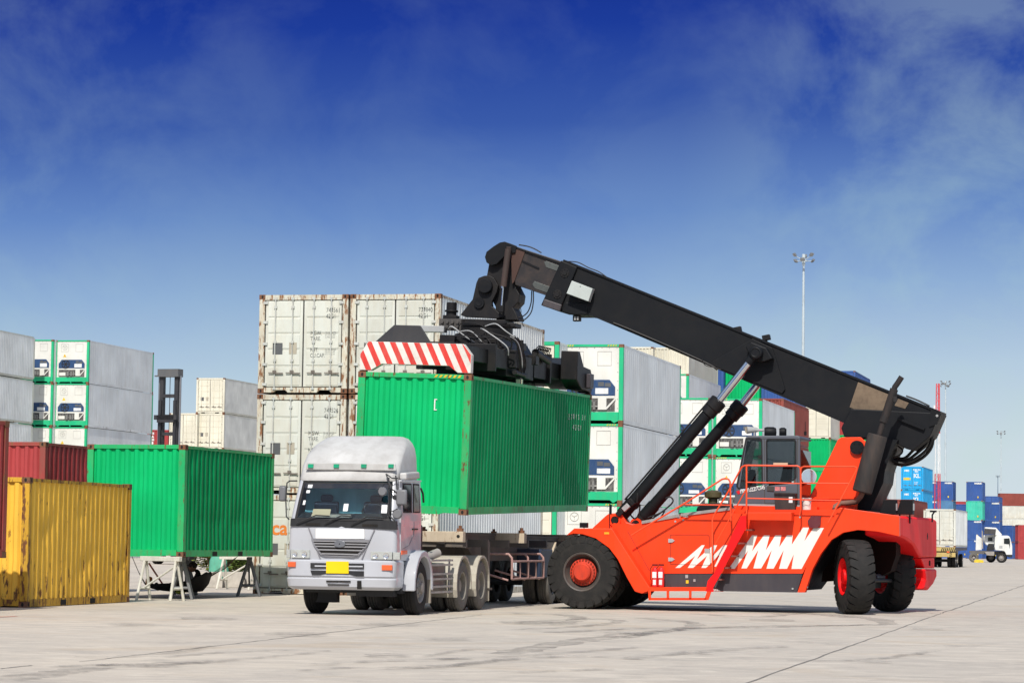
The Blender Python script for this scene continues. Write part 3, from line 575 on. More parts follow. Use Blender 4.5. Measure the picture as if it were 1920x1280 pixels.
TYR = mat('tyre_rubber', (.016, .0155, .015), rough=.85, spec=.3, dirt=.6, dirtcol=(.05, .045, .04), nscale=2.2, streak=1, bump=.4)
GLS = glassm('dark_glass', (.012, .014, .016), rough=.05)
CGL = glassm('tinted_cab_glass', (.10, .12, .13), rough=.02, trans=1.0)
CHR = mat('chrome_rod', (.62, .64, .66), rough=.16, metal=1, dirt=.05)
LGT = mat('lamp_grey', (.35, .36, .36), rough=.4, dirt=.3)
HOSE = mat('hose_black', (.012, .012, .013), rough=.5, dirt=.2)
DUST = mat('dusty_brown', (.17, .125, .085), rough=.8, dirt=.7, dirtcol=(.06, .045, .035), nscale=3, streak=1)
WHG = mat('graphic_white', (.74, .74, .68), rough=.4, dirt=.12, dirtcol=(.5, .45, .3))
F = Frame((-.7, 63.5, 0), .29)
ST = empty('reach_stacker', 'red reach stacker with long black boom, grey cab and large wheels lifting the green container', 'reach stacker', F.o, F.yaw)
def fy(pts, yl): return [F.y(a, b_, yl) for a, b_ in pts]
def plate(name, pts, y0, y1, m, parent=None, bevel=0.0, mi=None):
    b = MB(); b.prism(fy(pts, y0), (0, y1 - y0, 0)); return b.build(name, m, parent or ST, bevel=bevel, smooth=0)
def circ(cx, cy, r, yl, n=24):
    c = F.y(cx, cy, yl); e = F.y(cx + r, cy, yl); return c, abs(e.x - c.x)
# wheels -----------------------------------------------------------
def big_tyre(nm, R0=.81, w=.50, lugs=24, hub=RED, dual=False):
    root = bpy.data.objects.new(nm, None); C.objects.link(root)
    b = MB(); h = w / 2
    prof = [(.40, -h * .86), (.44, -h * .98), (.56, -h * 1.0), (.70, -h * .95), (.755, -h * .86), (.765, -h * .7), (.77, -h * .36), (R0, -h * .34), (R0, h * .34), (.77, h * .36), (.765, h * .7), (.755, h * .86), (.70, h * .95), (.56, h), (.44, h * .98), (.40, h * .86)]
    b.lathe(prof, (0, 0, 0), (0, 1, 0), 60)
    for i in range(lugs):          # alternating slanted tread bars
        for s_ in (-1, 1):
            a0 = 2 * math.pi * (i + (.5 if s_ > 0 else 0)) / lugs; da = math.pi / lugs; sk = .10
            vs = []
            for (yy, aa, r_) in ((s_ * h * .33, sk, R0 - .001), (s_ * h * .66, sk * .5, R0 - .004), (s_ * h * .97, 0, R0 - .035), (s_ * h * 1.005, 0, .66)):
                for sg in (-1, 1):
                    ww = da * (.97 if abs(yy) < .1 else .84 if abs(yy) < .2 else .70)
                    for rr in (r_, min(r_ - .05, .75) if r_ > .7 else .64):
                        a = a0 + aa + sg * ww; vs.append((rr * math.sin(a), yy, rr * math.cos(a)))
            # 4 stations x (neg outer, neg inner, pos outer, pos inner)
            fs = []
            for k in range(3):
                o = k * 4; q = o + 4
                fs += [(o, o + 2, q + 2, q), (o, q, q + 1, o + 1), (o + 2, o + 3, q + 3, q + 2)]
            fs += [(0, 1, 3, 2), (12, 14, 15, 13)]
            b.add(vs, fs)
    b.build('tyre', TYR, root, smooth=30)
    return root
def stk_rim(root, side=-1, hub=mat('hub_red', (.62, .05, .02), rough=.55, dirt=.7, dirtcol=(.16, .04, .03), nscale=3), steer=False):
    s_ = side
    b = MB(); b.lathe([(.415, s_ * .215), (.43, s_ * .235), (.415, s_ * .25), (.385, s_ * .235), (.37, s_ * .15), (.33, s_ * .10), (.30, s_ * .04), (.0, s_ * .02)], (0, 0, 0), (0, 1, 0), 48)
    rim = b.build('rim', mat('rim_dark', (.07, .062, .058), rough=.5, dirt=.6, dirtcol=(.16, .12, .09), nscale=4), root)
    b = MB()
    if not steer:
        b.lathe([(.295, s_ * .03), (.295, s_ * .13), (.20, s_ * .15), (.195, s_ * .24), (.17, s_ * .265), (.0, s_ * .265)], (0, 0, 0), (0, 1, 0), 40)
    else:
        b.lathe([(.395, s_ * .262), (.37, s_ * .25), (.34, s_ * .18), (.27, s_ * .16), (.16, s_ * .17), (.15, s_ * .26), (.0, s_ * .27)], (0, 0, 0), (0, 1, 0), 40)
    h_ = b.build('hub', hub, root)
    b = MB()
    for i in range(24):
        a = 2 * math.pi * i / 24; r_ = .262 if not steer else .235
        b.cyl((r_ * math.cos(a), s_ * .05, r_ * math.sin(a)), (r_ * math.cos(a), s_ * (.165 if not steer else .20), r_ * math.sin(a)), .017, n=7)
    b.build('wheel_bolts', mat('bolt_grimy', (.22, .03, .015), rough=.6, dirt=.6, dirtcol=(.04, .03, .025), nscale=8) if not steer else hub, h_, smooth=0)
FWX, RWX = F.y(1096, 1080, -1.8).x, F.y(1601, 1080, -1.55).x
proto = big_tyre('wheel'); proto.parent = ST; proto.location = (FWX, -1.80, .805); stk_rim(proto)
for k, (x_, y_, rz, st_) in enumerate(((FWX, -1.17, 0, 0), (FWX, 1.17, 0, 0), (FWX, 1.80, 0, 0), (RWX, -1.50, R(-66), 1), (RWX + .28, 1.72, R(-56), 1))):
    w = bpy.data.objects.new('wheel', None); C.objects.link(w); w.parent = ST
    w.location = (x_, y_, .80); w.rotation_euler = (0, R(7 * k), rz)
    t = [c for c in proto.children if c.name.startswith('tyre')][0].copy(); C.objects.link(t); t.parent = w
    if not st_: w.location.z = .805; [copy_tree(c, w) for c in proto.children if c.name.startswith('rim') or c.name.startswith('hub')]
    else: stk_rim(w, side=-1, hub=REDR, steer=True); t.scale = (.985, 1.10, .985)
b = MB(); b.cyl((FWX, -1.6, .80), (FWX, 1.6, .80), .24, n=20); b.obox((FWX, 0, .8), (.9, 1.2, .6)); b.build('drive_axle', BK, ST)
b = MB(); b.cyl((RWX, -1.25, .72), (RWX, 1.05, .72), .12, n=14); b.obox((RWX, -.1, .75), (.45, 1.6, .42)); b.obox((RWX, -1.15, .75), (.2, .2, .6)); b.tube([(RWX + .35, -1.1, .72), (RWX + .45, -.5, .72), (RWX + .42, .8, .70)], .045); b.build('steer_axle', BK, ST)
b = MB(); b.cyl((RWX + .30, -1.25, .78), (RWX + .30, -.55, .78), .05); b.cyl((RWX + .30, -.75, .78), (RWX + .3, .35, .78), .08); b.build('steering_ram', GRYD, ST)
# chassis ------------------------------------------------------------
NY = -1.72                                            # near side of the body
body_px = [(1146, 990), (1160, 976), (1185, 984), (1203, 979), (1273, 966), (1372, 953), (1400, 946), (1400, 965), (1520, 965), (1524, 950), (1575, 951), (1553, 1016), (1524, 1067), (1512, 1060), (1502, 1074), (1243, 1074), (1222, 1101), (1180, 1040)]
plate('side_panel', [(1146, 992), (1150, 980), (1185, 984), (1203, 979), (1273, 966), (1376, 953), (1376, 962), (1556, 962), (1575, 951), (1553, 1016), (1524, 1067), (1511, 1062), (1505, 1074.5), (1234, 1074.5), (1219, 1101), (1180, 1040)], NY, NY + .06, RED)
plate('side_panel', [(1146, 992), (1185, 984), (1203, 979), (1273, 966), (1376, 953), (1575, 953), (1553, 1016), (1524, 1067), (1500, 1102), (1219, 1101), (1180, 1040)], 1.6, 1.66, RED)
sk = plate('sill_panel', [(1234, 1075), (1505, 1075), (1494, 1110), (1351, 1107.5), (1340, 1101), (1222, 1101)], NY + .012, NY + .08, GRYD)
plate('centre_frame', [(1150, 1000), (1250, 985), (1560, 985), (1545, 1040), (1495, 1107), (1225, 1100), (1185, 1075)], NY + .25, 1.45, BK)
plate('deck_plate', [(1190, 984), (1203, 981), (1273, 968), (1376, 955), (1575, 955), (1575, 962), (1400, 968), (1250, 985)], NY + .07, 1.55, RED)
b = MB()
for a, c in (((1203, 976), (1274, 963)), ((1276, 962), (1370, 950))):
    P0 = fy([a, c, (c[0], c[1] + 5.5), (a[0], a[1] + 5.5)], NY - .03); b.prism(P0, (0, 1.0, 0))
b.build('walkway', mat('chequer_plate', (.30, .28, .27), rough=.5, dirt=.5, nscale=5), ST, smooth=0)
# rear arch side + counterweight
plate('rear_side', [(1575, 951), (1686, 966.5), (1686, 1005), (1645, 996), (1608, 993), (1581, 998), (1559, 1011.5), (1538, 1039), (1523, 1068), (1509.5, 1110), (1495, 1110), (1512, 1060), (1553, 985)], NY - .055, NY + .12, RED, bevel=.01)
plate('rear_side', [(1575, 951), (1686, 966.5), (1686, 1008), (1645, 1000), (1581, 1000), (1559, 1014), (1538, 1039), (1553, 985)], 1.50, 1.62, RED)
XR = F.y(1686, 980, NY - .055).x
def fx(pts, xl): return [F.x(a, b_, xl) for a, b_ in pts]
b = MB()
cw_up = [(1687.2, 966.5), (1750, 971), (1756.5, 975), (1756.5, 1044), (1727, 1045), (1714.5, 1021), (1702, 1011), (1687.2, 1004.8)]
b.prism(fx(cw_up, XR), (-.75, 0, 0)); cwt = b.build('counterweight', REDR, ST, bevel=.05)  # the face's shade is carried by this deeper red
b = MB(); b.prism(fx([(1727, 1046), (1752, 1045), (1752, 1065), (1734, 1065), (1731, 1056)], XR - .02), (-.7, 0, 0)); b.build('bumper_groove', REDR, cwt, bevel=.02)
b = MB(); b.prism(fx([(1734, 1066), (1756.5, 1066), (1756.5, 1082), (1751, 1094), (1741, 1106), (1732, 1103), (1736, 1086)], XR + .03), (-.8, 0, 0)); b.build('bumper', REDR, cwt, bevel=.05)
def disc(name, pts, xl, r, m, parent, dx=.012):
    b = MB()
    for p_ in pts: c = F.x(p_[0], p_[1], xl); b.cyl((c.x + dx, c.y, c.z), (c.x - .05, c.y, c.z), r, n=18)
    return b.build(name, m, parent)
disc('tow_hole', [(1739, 1005)], XR, .075, DARK, cwt, .002); disc('tow_hole', [(1744, 1055)], XR, .06, DARK, cwt, .002)
# inner wheel house (cavity shade painted as a near-black plate)
plate('wheel_house', [(1560, 962), (1680, 975), (1680, 1040), (1670, 1070), (1640, 1085), (1540, 1090)], -.1, .55, mat('house_shade', (.012, .005, .004), rough=.8, spec=.1, dirt=.4, dirtcol=(.02, .01, .008)))
plate('engine_deck', [(1575, 954), (1680, 968), (1680, 990), (1575, 975)], NY + .1, 1.5, BK)
# small fittings on the deck
for xx, yl in ((1662, -.9), (1694, -.5)):
    p_ = F.y(xx, 950, yl); b = MB(); b.prism([(p_.x - .16, yl, p_.z - .16), (p_.x + .20, yl, p_.z - .16), (p_.x + .20, yl, p_.z + .16), (p_.x - .06, yl, p_.z + .16)], (0, .26, 0))
    for q in (-.1, .12): b.cyl((p_.x + q, yl + .13, p_.z - .35), (p_.x + q, yl + .13, p_.z - .15), .02, n=6)
    l_ = b.build('work_lamp', BK, ST, smooth=0, bevel=.01); b = MB(); b.box(p_.x + .2, p_.x + .215, yl + .05, yl + .2, p_.z - .07, p_.z + .08); b.build('lens', LGT, l_, smooth=0)
p_ = F.y(1748, 965, -1.2); b = MB(); b.tube([p_ + Vector((0, 0, -.15)), p_, p_ + Vector((.05, 0, .08))], .018); b.box(p_.x - .05, p_.x + .09, p_.y - .02, p_.y + .02, p_.z + .06, p_.z + .10); b.build('rear_beacon', BK, ST)
# front fender -------------------------------------------------------
fen = [(1062, 1003), (1077, 990), (1147, 990), (1180, 1042), (1219, 1102), (1214, 1108), (1203, 1112), (1190, 1108), (1175, 1082), (1158, 1048), (1142, 1027), (1117, 1009), (1092, 1001), (1075, 1000)]
plate('fender', fen, -2.05, -1.35, RED, bevel=.015)
plate('fender', [(1062, 1003), (1077, 990), (1147, 990), (1180, 1042), (1219, 1102), (1203, 1112), (1190, 1108), (1158, 1048), (1142, 1027), (1117, 1009), (1092, 1001), (1075, 1000)], 1.35, 2.05, RED)
plate('front_frame', [(1110, 990), (1136, 966), (1142, 962), (1165, 961), (1174, 978), (1200, 986), (1160, 1030), (1120, 1008)], -.95, -.60, RED, bevel=.02)
plate('front_frame', [(1110, 990), (1136, 966), (1142, 962), (1165, 961), (1174, 978), (1200, 986), (1160, 1030), (1120, 1008)], .60, .95, RED, bevel=.02)
plate('front_crossmember', [(1100, 992), (1190, 992), (1200, 1060), (1150, 1060), (1120, 1010)], -1.36, 1.36, RED)
for yl in (-2.06,):
    b = MB(); P0 = fy([(1133, 997), (1142, 997), (1142, 1001), (1133, 1001)], yl); b.prism(P0, (0, .01, 0)); b.build('marker_lamp', mat('amber', (.85, .38, .03), rough=.3), ST, smooth=0)
p_ = F.y(1095, 984, -1.8); b = MB(); b.obox(p_, (.17, .12, .11)); b.cyl(p_ + Vector((0, 0, -.12)), p_, .012, n=6); l_ = b.build('front_lamp', BK, ST, bevel=.01)
p_ = F.y(1143, 965, -1.9); b = MB(); b.cyl((p_.x, p_.y, p_.z - .30), (p_.x, p_.y, p_.z + .25), .012, n=6); b.obox((p_.x + .02, p_.y, p_.z + .12), (.05, .03, .22)); b.build('mirror_arm', BK, ST)
# door, hinges, latch, graphics
def outline(name, pts, yl, w, m, parent):
    b = MB(); P = fy(pts, yl); n = len(P)
    for i in range(n):
        a, c = P[i], P[(i + 1) % n]; d = (c - a).normalized(); nr = Vector((-d.z, 0, d.x)) * w
        b.prism([a - nr, c - nr, c + nr, a + nr], (0, .006, 0))
    return b.build(name, m, parent, smooth=0)
SD = NY - .004
outline('service_door', [(1257, 1003), (1259, 1002), (1327, 1002), (1330, 1005), (1332, 1059), (1257, 1057)], SD, .006, mat('seam_dark', (.20, .02, .01)), ST)
b = MB()
for c in ((1259, 1013), (1259, 1048)): P0 = fy([(c[0] - 6, c[1] - 3.5), (c[0] + 1, c[1] - 3.5), (c[0] + 6, c[1]), (c[0] + 1, c[1] + 3.5), (c[0] - 6, c[1] + 3.5)], SD - .02); b.prism(P0, (0, .03, 0))
b.build('door_hinge', LGT, ST, smooth=0)
b = MB(); b.prism(fy([(1321, 1028), (1330, 1028), (1330, 1035.5), (1321, 1035.5)], SD - .012), (0, .02, 0)); b.build('door_latch', LGT, ST, smooth=0)
Z1 = lambda x, y: (1260 + x / 12.8, 1010 + y / 12.8)
Z8 = lambda x, y: (1390 + x / 7.53, 940 + y / 7.53)
def graphic(pts, Z, yl=SD):
    b = MB(); b.prism(fy([Z(*p_) for p_ in pts], yl), (0, .003, 0)); return b
g = graphic([(80, 690), (715, 145), (785, 145), (595, 490), (905, 215), (960, 175), (960, 180), (985, 150), (1085, 145), (990, 350), (985, 400), (1240, 145), (1330, 145), (1060, 660), (1015, 660), (1140, 400), (1110, 390), (985, 530), (815, 690), (705, 690), (840, 400), (505, 690), (378, 690), (560, 400), (190, 690)], Z1)
g.build('white_graphic', WHG, ST, smooth=0)
g = graphic([(-180, 945), (150, 475), (225, 475), (150, 700), (320, 475), (400, 475), (345, 688), (480, 475), (565, 475), (535, 640), (645, 475), (725, 475), (712, 605), (870, 365), (955, 365), (890, 555), (1020, 370), (1165, 370), (850, 947), (708, 947), (740, 745), (645, 945), (533, 945), (600, 680), (455, 943), (355, 943), (430, 680), (280, 940), (170, 940), (240, 680), (75, 940), (0, 940), (95, 690), (-95, 945)], Z8)
g.build('white_graphic', WHG, ST, smooth=0)
b = MB(); b.prism(fy([(1521, 967), (1539, 967), (1538, 984), (1531, 990), (1519, 989), (1514, 976)], SD - .06), (0, .06, 0)); b.build('tail_lamp_guard', mat('dark_red_lamp', (.13, .02, .03), rough=.4, dirt=.5), ST, smooth=0)
for (x_, y_) in ((1285, 1077), (1286, 1087), (1254, 1093)):
    b = MB(); P0 = fy([(x_, y_), (x_ + 5, y_), (x_ + 5, y_ + 6), (x_, y_ + 6)], NY + .008); b.prism(P0, (0, .004, 0)); b.build('decal', LGT if y_ == 1077 else HAZ if y_ == 1087 else GRYD, sk, smooth=0)
# lower step and ladder ------------------------------------------------
b = MB(); YO = -2.04
def barp(b, a, c, r, yl=YO): b.cyl(F.y(*a, yl), F.y(*c, yl), r, n=8)
b.prism(fy([(1214, 1100), (1326, 1100), (1324, 1107.5), (1214, 1107.5)], YO), (0, .34, 0))
for x_ in (1218, 1252, 1294): b.prism(fy([(x_ - 2.2, 1107), (x_ + 2.2, 1107), (x_ + 2.2, 1123), (x_ - 2.2, 1123)], YO), (0, .03, 0))
b.prism(fy([(1326, 1107), (1334, 1107), (1328, 1124), (1320, 1124)], YO), (0, .03, 0)); b.prism(fy([(1216, 1120), (1325, 1120), (1324, 1124.5), (1216, 1124.5)], YO), (0, .05, 0))
b.build('step_platform', RED, ST, smooth=0)
lad = plate('ladder', [(1389, 967), (1399, 966), (1399, 988), (1337, 1101), (1337, 1109), (1323, 1108), (1327, 1088), (1339, 1074)], YO, YO + .03, REDR)
b = MB(); steps = [(1402, 993), (1387, 1018), (1373, 1042), (1358, 1064), (1345, 1086)]
for (x_, y_) in steps: b.prism(fy([(x_ - 4, y_ - 1.5), (x_ + 8, y_ - 1.5), (x_ + 8, y_ + 1.5), (x_ - 4, y_ + 1.5)], YO + .03), (0, .30, 0))
b.build('tread', mat('tread_dark', (.18, .04, .03), dirt=.6, rough=.6), lad, smooth=0)
b = MB()
A0, A1, A2, A3 = (1399, 988), (1421, 975), (1356, 1108), (1337, 1108)
for i in range(26):
    t = i / 25; a = (A0[0] + (A3[0] - A0[0]) * t, A0[1] + (A3[1] - A0[1]) * t); c = (A1[0] + (A2[0] - A1[0]) * t, A1[1] + (A2[1] - A1[1]) * t); barp(b, a, c, .0045, YO + .36)
for i in range(5):
    t = i / 4; a = (A0[0] + (A1[0] - A0[0]) * t, A0[1] + (A1[1] - A0[1]) * t); c = (A3[0] + (A2[0] - A3[0]) * t, A3[1] + (A2[1] - A3[1]) * t); barp(b, a, c, .0045, YO + .36)
b.build('ladder_mesh', REDR, lad, smooth=0)
# fire extinguishers
EXR = mat('extinguisher_red', (.62, .02, .02), rough=.3, coat=.5, dirt=.1)
for x_, s_ in ((1228, 1.0), (1239.5, 1.0)):
    p0 = F.y(x_, 1100, -1.93); b = MB(); b.lathe([(.0, .0), (.065, .01), (.068, .03), (.068, .36), (.05, .41), (.02, .43), (.018, .46)], p0, (0, 0, 1), 20); e = b.build('fire_extinguisher', EXR, ST)
    b = MB(); b.box(p0.x - .045, p0.x + .045, p0.y - .072, p0.y - .055, p0.z + .2, p0.z + .33); b.box(p0.x - .03, p0.x + .035, p0.y - .072, p0.y - .055, p0.z + .05, p0.z + .16); b.build('label_plate', MATS['label_white'], e, smooth=0)
    b = MB(); b.obox(p0 + Vector((0, 0, .48)), (.12, .03, .03)); b.tube([p0 + Vector((-.05, -.01, .47)), p0 + Vector((-.10, -.03, .40)), p0 + Vector((-.09, -.04, .15))], .008); b.build('valve', BK, e)
# platform + cab -------------------------------------------------------
plate('cab_platform', [(1402, 960), (1484, 960), (1484, 975.5), (1402, 974.5)], -2.05, -1.0, RED, bevel=.01)
plate('cab_base', [(1376, 947), (1532, 950), (1532, 968), (1376, 966)], -1.28, .6, RED)
plate('cab_base', [(1375, 943.5), (1500, 946), (1500, 950), (1374, 948)], -1.16, .45, LGT)
CY0, CY1 = -1.12, .22
cab_px = [(1397.5, 820), (1402, 817), (1496, 816.5), (1500, 820), (1500, 946), (1375, 944), (1379.5, 917)]
cabl = [(1379, 921), (1429, 911), (1500, 905), (1500, 946), (1375, 944)]
cab = plate('cab', cabl, CY0, CY1, CABG, bevel=.02)
plate('cab_roof', [(1397.5, 820), (1402, 816.5), (1496, 816), (1500, 820), (1500, 823), (1397, 823)], CY0 - .01, CY1 + .01, CABG, parent=cab, bevel=.03)
for yy in (CY0, CY1 - .07):
    for pts in ([(1397.2, 822), (1401, 822), (1386, 920), (1379, 922)], [(1427.5, 822), (1437.5, 822), (1438.5, 909), (1428.5, 912)], [(1491.5, 822), (1500, 822), (1500, 907), (1491.5, 907)]): plate('cab_pillar', pts, yy, yy + .07, CABG, parent=cab)
SEAT = mat('seat_black', (.03, .03, .033), rough=.7, dirt=.4, dirtcol=(.10, .09, .08))
seat = plate('seat', [(1440, 915), (1440, 902), (1462, 903), (1470, 866), (1479, 868), (1476, 915)], -.75, -.25, SEAT, parent=cab, bevel=.03)
plate('steering_console', [(1399, 915), (1404, 880), (1410, 879), (1412, 915)], -.70, -.30, SEAT, parent=cab, bevel=.02)
def pane(name, pts, yl, parent, th=.012, m=None):
    b = MB(); b.prism(fy(pts, yl), (0, th, 0)); return b.build(name, m or GLS, parent, smooth=0, bevel=.004)
RUB = mat('window_rubber', (.012, .012, .013), rough=.6, dirt=.1)
for nm, pts in (('side_window', [(1399, 823), (1401, 821.5), (1425, 821.5), (1428, 825), (1429.5, 904), (1427, 908), (1386, 915.5), (1382, 912)]), ('door_window', [(1437, 826), (1440, 823), (1489, 823), (1492, 827), (1492.5, 894), (1488, 900), (1441, 906), (1437.5, 902)])):
    outline('window_seal', pts, CY0 - .012, .014, RUB, cab); cx = sum(p_[0] for p_ in pts) / len(pts); cy = sum(p_[1] for p_ in pts) / len(pts)
    pane(nm, [(cx + (a - cx) * .985, cy + (c - cy) * .99) for a, c in pts], CY0 + .01, cab, .008, CGL)
outline('cab_door', [(1433, 819.5), (1495.5, 819.5), (1495.5, 943), (1433.5, 943)], CY0 - .004, .008, BLK, cab)
XC = F.y(1500, 880, CY0).x
b = MB(); b.prism([(XC + .002, CY0 + .10, 2.55), (XC + .002, CY1 - .08, 2.55), (XC + .002, CY1 - .08, 3.52), (XC + .002, CY0 + .10, 3.52)], (.008, 0, 0)); b.build('rear_window', CGL, cab, smooth=0)
XF = F.y(1397, 818, CY0); XG = F.y(1380, 916, CY0)
b = MB(); b.prism([(XG.x - .012, CY0 + .08, XG.z + .05), (XG.x - .012, CY1 - .08, XG.z + .05), (XF.x - .012, CY1 - .08, XF.z - .08), (XF.x - .012, CY0 + .08, XF.z - .08)], (-.008, 0, 0)); b.build('windscreen', CGL, cab, smooth=0)
c0 = F.y(1388, 924.5, CY0 - .012); t_ = text('lettering', 'FANTUZZI CS45', .118, TXTW, cab, c0, squeeze=.66, bold=.002); t_.rotation_euler = (R(90), -R(10.5), 0)
b = MB(); b.prism(fy([(1380.5, 921), (1386, 918.5), (1388, 924), (1384, 926.5)], CY0 - .01), (0, .006, 0)); b.build('badge', mat('badge_red', (.6, .01, .02)), cab, smooth=0)
b = MB(); b.prism(fy([(1438, 910), (1451, 911), (1451, 921), (1438, 920)], CY0 - .02), (0, .02, 0)); b.build('door_handle', BLK, cab, smooth=0, bevel=.01)
b = MB(); b.prism(fy([(1453, 912), (1462, 912), (1462, 919.5), (1453, 919.5)], CY0 - .006), (0, .006, 0)); b.prism(fy([(1464, 912), (1473, 912), (1473, 919.5), (1464, 919.5)], CY0 - .006), (0, .006, 0)); b.build('warning_label', mat('label_red', (.55, .12, .12), dirt=.7, dirtcol=(.8, .75, .75), nscale=25, streak=1), cab, smooth=0)
b = MB(); b.prism(fy([(1450, 867), (1477, 867), (1477, 872), (1450, 872)], CY0 - .03), (0, .01, 0)); b.build('window_sticker', mat('sticker_tan', (.55, .36, .24), dirt=.3), cab, smooth=0)
plate('bin', [(1451, 922), (1491, 924), (1490, 960), (1454, 960)], CY0 - .34, CY0 - .10, mat('bin_black', (.03, .026, .026), rough=.5, dirt=.3))
b = MB(); b.prism(fy([(1479, 931), (1486, 931), (1486, 942), (1479, 942)], CY0 - .35), (0, .006, 0)); b.build('label_plate', MATS['label_white'], ST, smooth=0)
# lamps on the cab roof
p_ = F.y(1406, 806, CY0 + .15); b = MB(); b.cyl(p_ + Vector((-.06, -.05, 0)), p_ + Vector((.16, .05, .01)), .085, .05, n=18); b.cyl(p_ + Vector((.1, .0, .0)), p_ + Vector((.30, .05, 0)), .03, n=10); b.cyl(p_ + Vector((.1, 0, -.14)), p_ + Vector((.1, 0, 0)), .02, n=6); hl = b.build('roof_horn', LGT, cab)
b = MB(); b.cyl(p_ + Vector((-.062, -.052, 0)), p_ + Vector((-.055, -.045, 0)), .07, n=18); b.build('lens', mat('lens_tan', (.45, .40, .30), rough=.2), hl)
p_ = F.y(1444, 810, CY0 + .5); b = MB(); b.lathe([(0, 0), (.10, .0), (.12, .05), (.12, .2), (.09, .26), (0, .27)], p_ + Vector((-.13, 0, 0)), (1, .2, 0), 18); b.build('roof_fan', BK, cab); p_ = p_ + Vector((.22, -.1, 0)); b = MB(); b.lathe([(0, 0), (.08, .0), (.10, .05), (.10, .12), (.07, .16), (0, .16)], p_, (1, .2, 0), 18); b.build('roof_fan', BK, cab)
p_ = F.y(1510, 812, CY0 + .3); b = MB(); b.cyl(p_ + Vector((0, 0, -.05)), p_ + Vector((0, 0, .25)), .006, n=5); b.obox(p_, (.05, .05, .08)); b.build('aerial', BK, cab)
# air intake bowl and engine hood in front of the cab
p_ = F.y(1337, 948, -.9); b = MB(); b.lathe([(0, -.45), (.10, -.45), (.10, -.10), (.19, -.06), (.19, .05), (.12, .09), (0, .10)], p_ + Vector((0, 0, .25)), (0, 0, 1), 24); b.build('air_intake', mat('bowl_olive', (.07, .06, .025), rough=.25, dirt=.3), ST)
plate('intake_cover', [(1304, 958), (1307, 950), (1318, 943), (1355, 942), (1368, 948), (1370, 954)], -1.2, -.3, BK, bevel=.03)
# round mirror and bucket, leaning rod
p_ = F.y(1517, 893, -1.35); b = MB(); b.cyl(p_ + Vector((0, -.02, 0)), p_ + Vector((0, .01, 0)), .165, n=30); mr_ = b.build('round_mirror', mat('mirror_rim', (.5, .52, .52), rough=.3), ST); b = MB(); b.cyl(p_ + Vector((0, -.026, 0)), p_ + Vector((0, -.021, 0)), .152, n=30); b.build('glass', mat('mirror_face', (.8, .82, .84), rough=.08, metal=1, dirt=0), mr_)
p0 = F.y(1512.5, 966, -1.3); b = MB(); b.lathe([(0, 0), (.085, 0), (.10, .36), (.108, .36), (.108, .38), (0, .38)], p0, (0, 0, 1), 24); bk = b.build('bucket', mat('bucket_white', (.66, .64, .58), rough=.4, dirt=.3), ST)
b = MB(); b.tube([p0 + Vector((.1, -.01, .34)), p0 + Vector((.07, -.10, .22)), p0 + Vector((-.06, -.11, .24)), p0 + Vector((-.1, -.02, .34))], .005); b.build('handle', LGT, bk)
# handrails ------------------------------------------------------------
HRM = mat('rail_orange', (.78, .075, .02), rough=.4, dirt=.2)
def rail(pts, r=.019, yl=-2.03, name='handrail'):
    b = MB(); b.tube([F.y(a, c, yl) for a, c in pts], r, 8); return b.build(name, HRM, ST)
rail([(1335.7, 1071), (1335.7, 974), (1339, 965), (1368, 917), (1391, 875), (1396, 872.5), (1400, 872)])
rail([(1400, 872), (1495, 873), (1499, 875), (1501, 880), (1501.5, 955), (1499, 966)])
rail([(1399.7, 872), (1399.7, 963)]); rail([(1400, 903.5), (1501, 906)], .014); rail([(1400, 933.5), (1501, 936)], .014); rail([(1399, 917), (1341, 1020)], .014)
rail([(1184, 1003), (1200, 993), (1284, 943), (1354, 898), (1360, 896.5), (1366, 898), (1369, 903), (1370.5, 976)]); rail([(1284, 945.5), (1370, 946.5)], .014)
rail([(1501.5, 955), (1501.5, 880), (1503, 876), (1508, 874), (1602, 874.5), (1606, 876), (1606, 880), (1600, 892), (1553, 979)]); rail([(1501.5, 905), (1594.5, 906)], .014); rail([(1501.5, 936.5), (1576, 938)], .014)
# boom support tower ------------------------------------------------------
tow = [(1571, 824), (1577, 819.5), (1613, 819), (1623, 828), (1605, 960), (1522, 962), (1519, 932)]
for y0, nm in ((-1.02, 'near'), (.90, 'far')): t_ = plate('boom_support', tow, y0, y0 + .12, RED, bevel=.01); 
plate('boom_support_web', [(1560, 880), (1612, 880), (1604, 960), (1522, 962)], -.9, .9, RED)
plate('support_rib', [(1521, 931), (1604, 931), (1604, 935), (1521, 935)], -1.07, -1.02, RED)
c, r_ = circ(1607, 838.5, 13.5, -1.06); b = MB(); b.cyl((c.x, -1.10, c.z), (c.x, -1.02, c.z), .15, n=30)
for i in range(6): a = i * 1.047; b.cyl((c.x + .105 * math.cos(a), -1.115, c.z + .105 * math.sin(a)), (c.x + .105 * math.cos(a), -1.09, c.z + .105 * math.sin(a)), .016, n=6)
b.build('pivot_pin', BK, ST); BPX = (c.x, c.z)
b = MB(); b.cyl((c.x, -.95, c.z), (c.x, .95, c.z), .1, n=16); b.build('pivot_shaft', BK, ST)
plate('tower_shield', [(1536, 880), (1541, 878), (1556, 851), (1560, 845), (1556, 830), (1549, 829), (1549, 870)][:0] or [(1505, 955), (1536, 896), (1541, 886), (1545, 888), (1515, 955)], -1.0, -.97, DUST)
